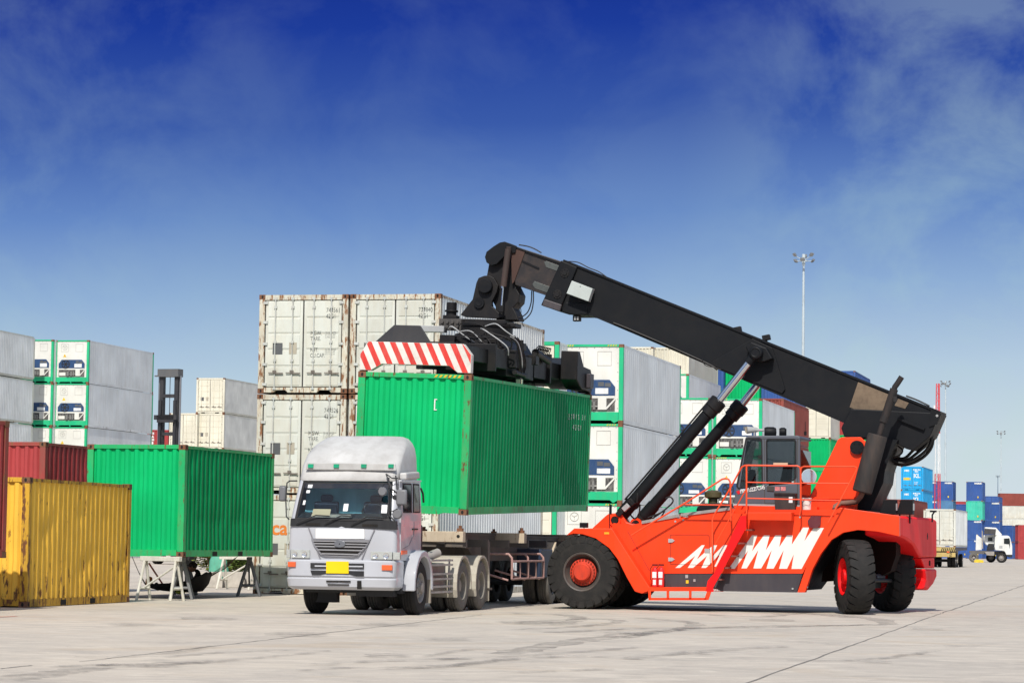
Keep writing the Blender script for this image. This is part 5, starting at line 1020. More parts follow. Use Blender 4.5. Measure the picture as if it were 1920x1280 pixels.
for sx in (-.6, .38):
    b = MB(); b.box(sx - .24, sx + .24, .80, .95, zz(985), zz(975) + .26); b.box(sx - .12, sx + .12, .82, .92, zz(975) + .26, zz(975) + .40); b.build('cab_seat', mat('seat_blue', (.03, .05, .08), rough=.8, dirt=.3), TR, bevel=.04)
b = MB(); c_ = Vector((.38, .55, zz(975) + .10)); b.tube([c_ + Vector((.2 * math.cos(a), .08 * math.sin(a), .18 * math.sin(a))) for a in [2 * math.pi * i / 20 for i in range(21)]], .014, 6); b.build('steering_wheel', BLKP, TR)
# cowl below it with vents and wipers
cw_ = tbox('cowl', [(545, 971), (743, 976), (744, 992.5), (544, 985.5)], -.012, .08, BLKP)
for (x0, x1) in ((573, 600), (679, 708)): tbox('cowl_vent', [(x0, 979 + (x0 - 540) * .02), (x1, 979 + (x1 - 540) * .02), (x1, 983.5 + (x1 - 540) * .02), (x0, 983.5 + (x0 - 540) * .02)], -.02, .01, DARK, cw_)
for (a, c, e) in (((555, 981), (592, 965.5), (618, 967)), ((608, 981), (640, 966), (660, 968)), ((658, 983), (688, 968), (718, 970))):
    b = MB(); b.tube([T.y(*a, -.05), T.y(*c, -.06), T.y(*e, -.04)], .012); b.tube([T.y(a[0] + 6, a[1] - 2, -.045), T.y(*c, -.07), T.y(e[0], e[1] - .5, -.05)], .007); b.build('wiper', BLKP, TR)
# front panel
tbox('name_plate', rect(592, 990.5, 683, 1008.5), -.045, .05, mat('plate_white', (.80, .80, .78), rough=.3, dirt=.05))
gr = tbox('grille', [(583, 1008.5), (694, 1011), (688, 1024), (672, 1041.5), (661, 1044), (609, 1042), (600, 1038.5), (588, 1022)], -.040, .05, mat('grille_frame', (.30, .30, .32), rough=.3, metal=.4))
tbox('grille_opening', [(587, 1011), (690, 1013.5), (684, 1024), (669, 1039), (660, 1041), (610, 1039.5), (602, 1036), (591, 1021)], -.046, .01, DARK, gr)
for k, (xa, xb, y_) in enumerate(((587, 690, 1012), (589, 688, 1017), (592, 684, 1022.2), (596, 679, 1028.5), (603, 671, 1036))):
    tbox('slat', [(xa, y_), (xb, y_ + 1.9), (xb, y_ + 4.2), (xa, y_ + 2.3)], -.062, .02, mat('slat_grey', (.33, .33, .34), rough=.35, metal=.3, dirt=.2), gr)
c = T.y(637, 1019, -.07); b = MB(); b.prism([(c.x + .112 * math.cos(a), -.085, c.z + .068 * math.sin(a)) for a in [2 * math.pi * i / 30 for i in range(30)]], (0, .03, 0)); em = b.build('emblem', mat('emblem_grey', (.20, .21, .23), rough=.3, metal=.5), TR, smooth=0, bevel=.004); b = MB(); b.cyl((c.x, -.092, c.z), (c.x, -.08, c.z), .012, n=10); b.build('emblem_hole', DARK, em)
for xs in ([(577.5, 989), (579.5, 989), (601, 1046), (599, 1046)], [(701, 992), (703, 992), (679, 1048), (677, 1048)]): tbox('panel_seam', xs, -.022, .01, mat('seam_grey', (.20, .20, .22)))
# head lamps
HLM = mat('headlamp_glass', (.40, .42, .40), rough=.12, dirt=.5, dirtcol=(.20, .21, .20), nscale=14, streak=1, coat=.6)
for (x0, x1, y0, y1, cs) in ((545.5, 580.5, 1029.5, 1045.5, ((553, 4.2), (571, 4.6))), (695, 735, 1033, 1048, ((704, 4.6), (724, 5.0)))):
    h = tbox('headlight', [(x0, y0), (x1, y0 + .8), (x1, y1 + .5), (x0, y1)], -.035, .06, HLM, bevel=.008)
    for cx, r_ in cs:
        c = T.y(cx, (y0 + y1) / 2 + .5, -.036); b = MB(); b.lathe([(r_ / 98 + .012, 0), (r_ / 98 + .008, -.008), (r_ / 98, -.003), (.012, .0), (0, -.004)], c, (0, 1, 0), 22); b.build('reflector', mat('reflector', (.7, .72, .72), rough=.12, metal=.8, dirt=.1), h)
for pts in ([(736.5, 1034.5), (750, 1035), (749.5, 1049), (736.5, 1048.5)], [(536.5, 1029.5), (544, 1029.5), (544, 1045), (537, 1045)]): tbox('corner_lamp', pts, -.01 if pts[0][0] > 600 else .0, .08, HLM, bevel=.01)
# bumper
zb0, zb1 = zz(1105), zz(1049)
bump = loft([(zb0, 1.01, .02), (zb0 + .06, 1.07, -.05), (zb0 + .20, 1.09, -.07), (zb0 + .23, 1.08, -.045), (zb0 + .26, 1.08, -.075), (zb1 - .03, 1.09, -.06), (zb1, 1.07, -.02)], .55, r=.14).build('bumper', TW, TR, smooth=28)
for pts in (rect(582, 1054.5, 682, 1064.5), [(582, 1068.5), (682, 1070), (682, 1080), (668, 1080), (655, 1076), (610, 1075), (600, 1077), (585, 1077)]): tbox('bumper_slot', pts, -.115, .02, BLKP, bump)
tbox('slot_bar', rect(590, 1059, 680, 1061.5), -.122, .01, TW, bump)
tbox('number_plate', rect(611.5, 1051.5, 653.5, 1074), -.135, .012, mat('plate_yellow', (.80, .55, .008), rough=.35, dirt=.03), bump)
for pts in (rect(611.5, 1087.5, 657, 1090.5), rect(614, 1094, 654, 1096.5)): tbox('bumper_slot', pts, -.112, .02, DARK, bump)
tbox('tow_hook_slot', rect(669.5, 1088, 677, 1104), -.112, .05, DARK, bump)
for pts in (rect(715.5, 1058.5, 735, 1068.5), rect(539.5, 1052.5, 554, 1062)): tbox('turn_signal', pts, -.10, .05, mat('amber_lens', (.75, .13, .04), rough=.2, dirt=.1), bump, bevel=.006)
# fairing lamps
fl = tbox('lamp_panel', [(575, 866.5), (741, 869), (742.5, 882), (572.5, 880)], .335, .05, TWH, bevel=.012)
for x_ in (582.5, 630.5, 682, 733): tbox('green_lamp', [(x_ - 5, 869.5), (x_ + 5, 869.7), (x_ + 4.5, 876.7), (x_ - 5.3, 876.4)], .31, .03, mat('green_lens', (.01, .30, .16), rough=.2), fl)
# side of the cab: door, windows, step, fender
XS = .965
def sbox(name, pts, xl, th, m, parent=None, bevel=0.0):
    b = MB(); b.prism(tx(pts, xl), (-th, 0, 0)); return b.build(name, m, parent or TR, smooth=0, bevel=bevel)
sbox('door', [(753, 901), (788, 903), (790, 963), (789, 1030), (780, 1036), (768, 1040), (751, 1040)], XS + .02, .05, TW)
sbox('side_window', [(755.5, 905), (772, 906), (772.5, 961), (757, 961)], XS + .03, .02, RUB); sbox('side_window', [(775, 906), (786, 907), (788, 961), (775, 961)], XS + .03, .02, RUB)
sbox('glass', [(757, 908), (770.5, 909), (771, 958.5), (758.5, 958.5)], XS + .034, .02, GLS); sbox('glass', [(776.5, 909), (785, 910), (786.5, 958.5), (776.5, 958.5)], XS + .034, .02, mat('quarter_glass', (.18, .19, .16), rough=.1))
sbox('side_moulding', [(753, 899), (790, 900), (790, 903), (753, 902)], XS + .05, .06, TW)
sbox('rain_deflector', [(762, 886), (787, 884), (788, 897), (762, 899)], XS + .09, .14, TWH, bevel=.03)
sbox('door_seam', [(776, 978), (777, 978), (777, 1000), (768, 1022), (755, 1029), (755, 1028), (767, 1021), (775.6, 1000)], XS + .024, .004, MATS['seam_grey'])
sbox('door_handle', [(775, 990), (784, 990), (784, 993), (775, 993)], XS + .05, .03, BLKP)
sbox('side_marker', [(754, 1032), (764, 1031), (764, 1038), (754, 1039)], XS + .04, .03, MATS['amber_lens'])
# fender arc
AXY = 1.32; AXZ = .53
b = MB(); pr = []
for i in range(11): a = R(-5 + 190 * i / 10); pr.append((AXY - .70 * math.cos(a) * 1.0, AXZ + .72 * math.sin(a)))
inner = [(AXY - .60 * math.cos(R(-5 + 190 * i / 10)), AXZ + .60 * math.sin(R(-5 + 190 * i / 10))) for i in range(10, -1, -1)]
b.prism([(1.19, y_, z_) for y_, z_ in pr + inner], (-.34, 0, 0)); b.build('fender', TW, TR, bevel=.02)
b = MB(); b.prism([(-.85, y_, z_) for y_, z_ in pr + inner], (-.34, 0, 0)); b.build('fender', TW, TR, bevel=.02)
b = MB(); b.box(.86, 1.16, AXY + .58, AXY + .64, .22, .95); b.build('mud_flap', mat('flap_grey', (.30, .27, .22), dirt=.6, nscale=4), TR, smooth=0)
b = MB(); b.box(-.95, .95, .5, 1.70, .42, .98); b.box(-.42, .42, -.0, 8.0 - 2, .55, .98); fr = b.build('frame', BLKP, TR, smooth=0)
b = MB(); b.box(.1, .85, .35, .60, .36, .55); b.cyl((-1, AXY, AXZ), (1, AXY, AXZ), .08, n=10); b.box(-.95, -.45, .9, 1.1, .22, .5); b.build('front_axle', BLKP, TR, smooth=0)
def lorry_wheel(parent, x, y, r=.525, w=.29, dual=False, rear=False, m=None, side=1, loc=None):
    e = bpy.data.objects.new('wheel', None); C.objects.link(e); e.parent = parent; e.location = (x, y, r)
    b = MB(); h = w / 2; pr_ = [(.29, -h * .8), (.31, -h * .98), (.40, -h * 1.03), (.47, -h * .98), (.505, -h * .80)]
    for q in (-.55, -.2, .2, .55): pr_ += [(.522, h * (q - .13)), (.525, h * (q - .1)), (.525, h * (q + .1)), (.512, h * (q + .13)), (.512, h * (q + .17))]
    pr_ += [(.505, h * .80), (.47, h * .98), (.40, h * 1.03), (.31, h * .98), (.29, h * .8)]; pr_ = [(a * r / .525, c) for a, c in pr_]
    if dual: pr2 = [(a, c - side * (w + .05)) for a, c in pr_]; b.lathe(pr2, (0, 0, 0), (1, 0, 0), 44)
    b.lathe(pr_, (0, 0, 0), (1, 0, 0), 44); b.build('tyre', TYR2 if rear else TYR, e, smooth=30)
    s_ = side; b = MB(); k = r / .525
    if rear: b.lathe([(.30 * k, s_ * h * .85), (.285 * k, s_ * h * .97), (.265 * k, s_ * h * .85), (.255 * k, -s_ * .10), (.20 * k, -s_ * .12), (.12 * k, -s_ * .06), (.115 * k, s_ * .08), (0, s_ * .085)], (0, 0, 0), (1, 0, 0), 40)
    else: b.lathe([(.30 * k, s_ * h * .85), (.285 * k, s_ * h * .97), (.265 * k, s_ * h * .80), (.25 * k, s_ * .03), (.17 * k, s_ * .11), (.10 * k, s_ * .12), (.09 * k, s_ * .18), (0, s_ * .19)], (0, 0, 0), (1, 0, 0), 40)
    rm = b.build('rim', m or STL, e)
    b = MB()
    for i in range(8): a = i * math.pi / 4; rr = .155 * k if not rear else .16 * k; b.cyl((s_ * (.05 if not rear else -.14), rr * math.cos(a), rr * math.sin(a)), (s_ * (.145 if not rear else -.05), rr * math.cos(a), rr * math.sin(a)), .018, n=6)
    b.build('wheel_nuts', m or STL, rm, smooth=0)
    return e
TYR2 = mat('tyre_dusty', (.11, .105, .095), rough=.9, dirt=.8, dirtcol=(.20, .185, .16), nscale=2, streak=1)
lorry_wheel(TR, .98, AXY); lorry_wheel(TR, -.98, AXY, side=-1)
RY1, RY2 = T.x(866, 1098, 1.12).y, T.x(901, 1097, 1.12).y
RIMC = mat('rim_cream', (.26, .24, .20), rough=.6, dirt=.6, dirtcol=(.12, .11, .10), nscale=4)
for y_ in (RY1, RY2):
    for s_ in (1, -1): lorry_wheel(TR, s_ * 1.0, y_, dual=True, rear=True, m=RIMC, side=s_)
    b = MB(); b.cyl((-.9, y_, .52), (.9, y_, .52), .12, n=12); b.obox((0, y_, .52), (.4, .5, .4)); b.build('rear_axle', BLKP, TR)
    pr = [(y_ - .62 * math.cos(R(-25 + 215 * i / 14)), .55 + .60 * math.sin(R(-25 + 215 * i / 14))) for i in range(15)]; inn_ = [(y_ - .57 * math.cos(R(-25 + 215 * i / 14)), .55 + .55 * math.sin(R(-25 + 215 * i / 14))) for i in range(14, -1, -1)]
    for x_ in (1.17, -.55): b = MB(); b.prism([(x_, a, c) for a, c in pr + inn_], (-.62, 0, 0)); b.build('mudguard', mat('guard_cream', (.42, .39, .32), rough=.5, dirt=.4, nscale=3), TR, smooth=0)
b = MB(); b.box(1.0, 1.15, RY2 + .62, RY2 + .66, .18, .75); b.build('mud_flap', MATS['flap_grey'], TR, smooth=0)
b = MB(); b.box(-.42, .42, RY1 - 1.0, RY2 + .7, .98, 1.12); b.cyl((0, (RY1 + RY2) / 2, 1.12), (0, (RY1 + RY2) / 2, 1.18), .48, n=28); b.build('fifth_wheel', BLKP, TR)
# side guard rails and tank between the axles
b = MB()
for z_ in (.42, .53, .68, .78, .96, 1.05): b.box(1.05, 1.10, AXY + .85, RY1 - .66, z_ - .02, z_ + .02)
for y_ in (RY1 - .80, AXY + .95): b.box(1.03, 1.06, y_, y_ + .06, .38, 1.08)
b.build('side_guard', mat('guard_steel', (.34, .33, .31), rough=.5, dirt=.4, nscale=5), TR, smooth=0)
b = MB(); b.box(.45, .98, AXY + .85, RY1 - .75, .42, 1.0); b.build('fuel_tank', mat('tank_grey', (.22, .21, .20), rough=.5, metal=.3, dirt=.5), TR, bevel=.06)
b = MB(); b.cyl((.9, AXY + 1.1, 1.1), (1.05, AXY + 1.5, 1.2), .09, n=14); b.build('air_filter', STL, TR)
b = MB(); b.box(-.95, .95, 1.78, 2.05, 1.05, 1.75); b.box(.5, 1.0, 1.8, 2.3, .95, 1.25); b.build('engine_hump', BLKP, TR, smooth=0, bevel=.04)
# mirrors
def mir(px, py, yl, w, h): c = T.y(px, py, yl); b = MB(); b.obox(c, (w, .10, h)); m_ = b.build('mirror', GRP, TR, bevel=.035); return c, m_
c, m_ = mir(753, 932, .25, .21, .30); b = MB(); b.obox(c + Vector((-.13, -.02, .0)), (.08, .06, .08)); b.build('mirror_clamp', BLKP, m_, bevel=.01)
b = MB(); b.tube([T.y(724, 888, .25), T.y(733, 915, .12), T.y(742, 922, .2), T.y(747, 927, .25)], .014); b.tube([T.y(742, 891, .3), T.y(744, 915, .28), T.y(748, 922, .25)], .014); b.tube([T.y(729, 895, .2), T.y(729, 965, -.02), T.y(742, 978, .0), T.y(745, 985, .05)], .014); b.tube([T.y(724, 888, .25), T.y(735, 896, .2), T.y(746, 896, .3)], .012); b.tube([T.y(728, 923, .1), T.y(741, 922, .2)], .01); b.build('mirror_arm', BLKP, TR)
for (px, py, r_, arm) in ((717, 921, .088, [(717, 912), (720, 906), (728, 905)]), (745, 963, .096, [(745, 953), (736, 958), (729, 955)])):
    c = T.y(px, py, .05); b = MB(); b.lathe([(0, -.03), (r_ * .8, -.03), (r_, .0), (r_, .02), (0, .03)], c, (0, 1, 0), 26); b.build('round_mirror', GRP, TR); b = MB(); b.tube([T.y(a, d, .03) for a, d in arm], .009); b.build('mirror_arm', BLKP, TR)
c, m_ = mir(530, 925, .22, .14, .30)
b = MB(); b.tube([T.y(557, 901, .35), T.y(543, 901, .2), T.y(538, 905, .2), T.y(536, 940, .2), T.y(537, 968, .1), T.y(542, 973, .05)], .014); b.build('mirror_arm', BLKP, TR)
b = MB(); b.tube([T.x(789, 915, XS + .1), T.x(793, 925, XS + .12), T.x(794, 941, XS + .1)], .02); b.build('grab_handle', BLKP, TR)
# ------------------------------------------------------------------ skeletal trailer behind it
TL = empty('container_trailer', 'empty skeletal container trailer coupled behind the white lorry, rusty cream front bolster', 'trailer', TO, YAW)
CRM = mat('trailer_cream', (.50, .42, .31), rough=.7, dirt=.5, dirtcol=(.30, .22, .14), rust=.5, nscale=3)
TRB = mat('trailer_beam', (.13, .115, .10), rough=.7, dirt=.6, dirtcol=(.22, .17, .13), rust=.25, nscale=2)
fy0 = T.x(873, 1006, 1.22).y; my0 = T.x(985, 1012, 1.22).y; zt = T.x(873, 996, 1.22).z; ly1 = fy0 + 12.0
print('TRAILER', fy0, my0, zt, RY1, RY2)
b = MB(); b.box(-1.2, 1.22, fy0 - .22, fy0, zt - .22, zt); bo = b.build('front_bolster', CRM, TL, bevel=.012)
b = MB(); b.cyl((1.12, fy0 - .224, zt - .10), (1.12, fy0 - .2, zt - .10), .035, n=14); b.build('lamp_hole', DARK, bo)
for yy in (fy0 - .1, my0, ly1):
    for sx in (-1, 1): b = MB(); b.obox((sx * 1.13, yy, zt + .03), (.12, .12, .07)); b.cyl((sx * 1.13, yy, zt + .05), (sx * 1.13, yy, zt + .12), .035, n=10); b.build('twist_lock', RUST, TL, smooth=0)
b = MB(); b.box(-1.2, 1.22, my0 - .12, my0 + .12, zt - .22, zt); b.build('middle_bolster', CRM, TL, smooth=0); b = MB(); b.box(-1.2, 1.22, ly1 - .2, ly1 + .1, zt - .3, zt); b.build('rear_bolster', CRM, TL, smooth=0)
for sx in (-1, 1):
    b = MB(); x0 = sx * .48; b.prism([(x0 - .07, fy0 - .1, zt - .22), (x0 - .07, fy0 + 2.8, zt - .35), (x0 - .07, fy0 + 3.5, zt - .62), (x0 - .07, ly1, zt - .62), (x0 - .07, ly1, zt - .08), (x0 - .07, fy0, zt - .02)], (.14, 0, 0)); b.build('main_beam', TRB, TL, smooth=0)
    b = MB(); b.prism([(x0 - .10, fy0 + .1, zt - .05), (x0 - .10, ly1, zt - .10), (x0 - .10, ly1, zt - .06), (x0 - .10, fy0, zt - .01)], (.20, 0, 0)); b.build('beam_flange', TRB, TL, smooth=0)
    b = MB(); b.box(sx * 1.17 - .04, sx * 1.17 + .04, fy0, my0, zt - .16, zt - .03); b.build('side_rail', TRB, TL, smooth=0) if sx < 0 else None
for k in range(6): yy = fy0 + .9 + k * 1.9; b = MB(); b.box(-1.0, 1.0, yy, yy + .10, zt - .32, zt - .16); b.build('cross_member', TRB, TL, smooth=0)
# landing legs, spare wheel box, tubular side guard, wheels
for sx in (-1, 1): b = MB(); b.box(sx * .85 - .08, sx * .85 + .08, fy0 + 3.1, fy0 + 3.28, .45, zt - .2); b.box(sx * .85 - .13, sx * .85 + .13, fy0 + 3.05, fy0 + 3.33, .40, .45); b.build('landing_leg', TRB, TL, smooth=0)
gy0, gy1 = T.x(960, 1060, 1.22).y, T.x(1019, 1060, 1.22).y; gz0, gz1 = T.x(960, 1085, 1.22).z, T.x(960, 1040, 1.22).z
PNK = mat('guard_pink', (.38, .22, .20), rough=.6, dirt=.6, dirtcol=(.5, .42, .33), nscale=6)
b = MB()
for yy in (gy0, (gy0 + gy1) / 2, gy1): b.tube([(.55, yy, gz1 + .02), (1.14, yy, gz1 + .02), (1.21, yy, gz1 - .06), (1.22, yy, gz1 - .14), (1.22, yy, gz0)], .026)
for zz_ in (gz0, gz1 - .14): b.tube([(1.22, gy0, zz_), (1.22, gy1, zz_)], .024)
for t in (.25, .75): b.tube([(1.22, gy0 + (gy1 - gy0) * t, gz0), (1.22, gy0 + (gy1 - gy0) * t, gz1 - .14)], .018)
for yy in (gy0 - .1, (gy0 + gy1) / 2, gy1 - .1): b.tube([(.45, yy, .80), (1.16, yy, .60)], .022)
b.build('tubular_guard', PNK, TL)
b = MB(); b.box(.55, 1.12, gy1 + .15, gy1 + 1.4, .62, 1.28); b.build('tool_box', mat('box_navy', (.02, .035, .07), dirt=.4), TL, bevel=.02); b = MB(); b.prism([(1.13, gy1 + 1.45, .55), (1.13, gy1 + 1.75, .8), (1.13, gy1 + 1.75, 1.45), (1.13, gy1 + 1.45, 1.25)], (-.3, 0, 0)); b.build('mudguard', CRM, TL, smooth=0)
w0 = T.x(1030, 1095, 1.12).y
for yy in (w0 + .25, w0 + 1.55, w0 + 2.85):
    for s_ in (1, -1): lorry_wheel(TL, s_ * 1.0, yy, dual=True, rear=True, m=BLKP, side=s_)
    b = MB(); b.cyl((-.9, yy, .52), (.9, yy, .52), .09, n=10); b.build('axle', BLKP, TL)
b = MB(); b.box(-1.1, -.5, fy0 + 3.4, fy0 + 4.2, .5, 1.05); b.build('air_tank', BLKP, TL, bevel=.05)
b = MB(); b.box(-.5, .5, RY2 + .7, RY2 + 1.4, .55, 1.0); b.build('kingpin_plate', TRB, TL, smooth=0)
# ------------------------------------------------------------------ trestles under the raised containers
TRG = mat('trestle_shaded', (.20, .205, .205), rough=.7, dirt=.5, dirtcol=(.16, .16, .15), nscale=5)  # white trestle paint greyed to carry the shade under the containers
TRW = mat('trestle_white', (.62, .60, .52), rough=.7, dirt=.45, dirtcol=(.25, .27, .22), nscale=5)
def trestle(label, px, py, yaw, Ln=1.0, h=.975, m=TRG, sp=.26, group=None):
    p_ = G(px, py) if not isinstance(px, Vector) else px; r = empty('trestle', label, 'trestle', p_, yaw, group)
    b = MB(); b.obox((0, 0, h - .055), (Ln, .12, .11)); b.build('top_beam', m, r, bevel=.01)
    for sx in (-1, 1):
        x_ = sx * (Ln / 2 - .12)
        for sy in (-1, 1): b = MB(); b.cyl((x_, sy * .03, h - .10), (x_ + sx * .04, sy * sp, 0), .034, n=8); b.build('leg', m, r)
        b = MB(); b.cyl((x_ + sx * .02, -sp * .72, .27), (x_ + sx * .02, sp * .72, .27), .03, n=8); b.build('stretcher', m, r)
    b = MB(); b.cyl((-(Ln / 2 - .12), 0, .30), (Ln / 2 - .12, 0, .80), .025, n=8); b.build('brace', m, r)
    return r
trestle('white-topped trestle furthest forward under the near end of the raised green container', 300, 1125, .5, 1.1, 1.0, TRW)
gp = Vector((gx, gy, 0)); gd = Vector((math.sin(.262), math.cos(.262), 0)); gn = Vector((math.cos(.262), -math.sin(.262), 0))
trestle('grey trestle below the near right corner of the raised green container', gp + gn * .85 + gd * .9, 0, 1.5, 1.0)
trestle('grey trestle below the near left corner of the raised green container', gp - gn * .85 + gd * .9, 0, 1.5, 1.0)
trestle('dark grey trestle below the far right corner of the green container', gp + gn * .85 + gd * 5.4, 0, 1.5, 1.0, .975, mat('trestle_dark', (.13, .14, .15), rough=.7, dirt=.5), .28)
trestle('dark grey trestle below the far left corner of the green container', gp - gn * .85 + gd * 5.4, 0, 1.5, 1.0, .975, MATS['trestle_dark'], .28)
trestle('white trestle standing alone by the concrete barriers', 446, 1104.5, .35, 1.15, .95, TRW, .34)
mp_ = Vector((mx_, my_, 0))
for q, nm in (((-.8, .9), 'near left'), ((.8, .9), 'near right'), ((-.8, 5.2), 'far left'), ((.8, 5.2), 'far right')): trestle('grey trestle carrying the maroon container, %s corner' % nm, mp_ + gn * q[0] + gd * q[1], 0, 1.5, 1.0, 1.11)
rp_ = Vector((qx, qy, 0))
for q, nm in (((-.8, .9), 'near left'), ((.8, .9), 'near right'), ((-.8, 5.2), 'far left'), ((.8, 4.9), 'far right')): trestle('grey trestle carrying the dark red container at the left edge, %s corner' % nm, rp_ + gn * q[0] + gd * q[1], 0, 1.5, 1.0, .99)
# concrete barriers and shrub behind
CON = mat('barrier_concrete', (.42, .39, .34), rough=.85, dirt=.6, dirtcol=(.22, .20, .17), nscale=3, streak=.6, bump=.4)
for i, (x_, nm) in enumerate(((395, 'left'), (437, 'middle'), (480, 'right'))):
    o = G(x_, 1101); r = empty('concrete_barrier', 'weathered concrete barrier block behind the hammock, %s of three' % nm, 'barrier', o, .05 * i - .1)
    b = MB(); b.prism([(-.335, -.2, 0), (.335, -.2, 0), (.335, -.2, .24), (.30, -.14, .26), (.335, -.12, .46), (-.335, -.12, .46), (-.31, -.14, .26), (-.335, -.2, .24)], (0, .4, 0))
    b.v = [(v[0] + random.uniform(-.008, .008), v[1] * (1 if v[2] < .25 else .85), v[2]) for v in b.v]; b.build('block', CON, r, bevel=.02)
LEAF = mat('shrub_leaf', (.07, .12, .02), rough=.6, dirt=.5, dirtcol=(.12, .10, .02), nscale=9, streak=1)
def shrub(label, px, py, D, w, h, n, m=LEAF, seed=1):
    rnd = random.Random(seed); p_ = U(px, py, D); r = empty('shrub', label, 'shrub', (p_.x, D, 0)); b = MB()
    cl = [(rnd.uniform(-w, w) * .8, rnd.uniform(-.5, .5), h * rnd.uniform(.35, .85), rnd.uniform(.25, .5)) for _ in range(14)]
    for i in range(n):
        cx, cy, cz, rr = rnd.choice(cl); d = Vector((rnd.gauss(0, 1), rnd.gauss(0, 1), rnd.gauss(0, 1))).normalized() * rr * rnd.uniform(.5, 1)
        c = Vector((cx, cy, max(.05, cz))) + d; c.z = max(c.z, .04); M_ = Matrix.Rotation(rnd.uniform(0, 6.3), 3, 'Z') @ Matrix.Rotation(rnd.uniform(-1.2, 1.2), 3, 'X'); s_ = rnd.uniform(.05, .10)
        b.add([c + M_ @ Vector(q) for q in ((-s_, 0, 0), (0, -s_ * .45, 0), (s_, 0, 0), (0, s_ * .45, 0))], [(0, 1, 2, 3)])
    b.build('foliage', m, r, smooth=0)
    b = MB()
    for cx, cy, cz, rr in cl: b.tube([(cx * .3, cy * .3, 0), (cx * .7, cy * .7, cz * .6), (cx, cy, cz)], .02, 5)
    b.build('stem', mat('stem_brown', (.10, .07, .04)), r)
shrub('dark green shrub with reddish tips growing behind the barriers under the green container', 470, 1060, 88, .75, 1.3, 2600, seed=2)
shrub('yellow green shrub hanging low behind the concrete barriers, left of the dark one', 405, 1060, 90, .95, 1.45, 2600, mat('leaf_yellow', (.17, .19, .03), rough=.6, dirt=.5, dirtcol=(.05, .09, .015), nscale=9, streak=1), seed=3)
# teal tarpaulin bag beside the shrub
p_ = G(403, 1098); b = MB()
for (z, w_, d_) in ((0, .30, .22), (.35, .31, .24), (.75, .26, .2), (.95, .18, .14), (1.0, .1, .1)):
    b.add([(w_ * math.cos(a) * (1 + .1 * math.sin(3 * a + z * 5)), d_ * math.sin(a), z) for a in [2 * math.pi * i / 16 for i in range(16)]], [])
b.f = [(j * 16 + i, j * 16 + (i + 1) % 16, (j + 1) * 16 + (i + 1) % 16, (j + 1) * 16 + i) for j in range(4) for i in range(16)] + [tuple(range(64, 80))]; b.mi = [0] * len(b.f)
sk_ = b.build('sack', mat('sack_teal', (.10, .38, .26), rough=.7, dirt=.4, nscale=8), None, smooth=60, loc=(p_.x, p_.y - .3 + 1.2, 0)); tag(sk_, 'pale teal sack standing behind the concrete barriers', 'sack')
# ------------------------------------------------------------------ hammock with person
HF = Frame((0, 69.2, 0), 0)
def hp(px, py, dy=0.0): return U(px, py, 67.0 + dy)
hm = empty('hammock', 'black net hammock slung low beneath the raised green container, its ropes spread to the right', 'hammock', hp(330, 1110))
HO = Vector(hm.location)
HB = mat('hammock_cloth', (.018, .016, .016), rough=.8, dirt=.4, dirtcol=(.05, .04, .035))
line = [(272, 1096), (285, 1103), (305, 1107), (335, 1110), (360, 1110), (380, 1108), (391, 1095), (396, 1080)]
b = MB(); P = [hp(*q) for q in line]; vs = []; m_ = 9
for i, c in enumerate(P):
    hw = [.10, .30, .40, .44, .46, .50, .44, .20][i]; lift_ = [.04, .10, .16, .22, .30, .38, .30, .08][i]
    for k in range(m_): u_ = k / (m_ - 1) * 2 - 1; vs.append(c + Vector((0, u_ * hw, lift_ * u_ * u_)) - HO)
b.add(vs, [(i * m_ + k, i * m_ + k + 1, (i + 1) * m_ + k + 1, (i + 1) * m_ + k) for i in range(len(P) - 1) for k in range(m_ - 1)])
o = b.build('sling', HB, hm, smooth=60); so = o.modifiers.new('thick', 'SOLIDIFY'); so.thickness = .02
anchor_r = hp(445, 1052, 1.0) ; anchor_r.z = .99; anchor_l = hp(247, 1048); anchor_l.z = .98
ROPE = mat('rope_brown', (.10, .08, .06), rough=.9)
for k in range(7): b = MB(); s_ = P[-1] + Vector((0, -.16 + .053 * k, .05 * abs(k - 3) / 3)); b.tube([s_ - HO, (s_ * .5 + anchor_r * .5) + Vector((0, 0, -.015 * k)) - HO, anchor_r - HO], .006, 5); b.build('rope', ROPE, hm)
for k in range(3): b = MB(); b.tube([P[0] + Vector((0, -.08 + .08 * k, .03)) - HO, (P[0] + anchor_l) / 2 - Vector((0, 0, .03)) - HO, anchor_l - HO], .010, 5); b.build('rope', mat('rope_white', (.55, .53, .48), rough=.9), hm)
# person: skinned body reclining, head to the right
def skin_fig(name, joints, edges, rad, m, parent, sub=2):
    me = bpy.data.meshes.new(name); me.from_pydata(joints, edges, []); o = bpy.data.objects.new(name, me); C.objects.link(o); o.parent = parent
    sm = o.modifiers.new('skin', 'SKIN'); ss = o.modifiers.new('sub', 'SUBSURF'); ss.levels = sub; ss.render_levels = sub
    for i, v in enumerate(me.skin_vertices[0].data): v.radius = rad[i] if isinstance(rad[i], tuple) else (rad[i], rad[i]); v.use_root = (i == 0)
    me.materials.append(m)
    bpy.context.view_layer.update(); ev = o.evaluated_get(bpy.context.evaluated_depsgraph_get()); nm = bpy.data.meshes.new_from_object(ev); o.modifiers.clear(); o.data = nm; nm.name = name
    for p__ in nm.polygons: p__.use_smooth = True
    return o
PS = empty('person', 'person in dark clothes and cap reclining in the hammock, legs stretched to the left', 'person', hp(360, 1108))
PO = Vector(PS.location)
def q(px, py, dy=0.0): return hp(px, py, dy) - PO
CLO = mat('dark_clothes', (.02, .017, .018), rough=.8, dirt=.3); SKN = mat('skin_brown', (.22, .11, .07), rough=.5, dirt=.1)
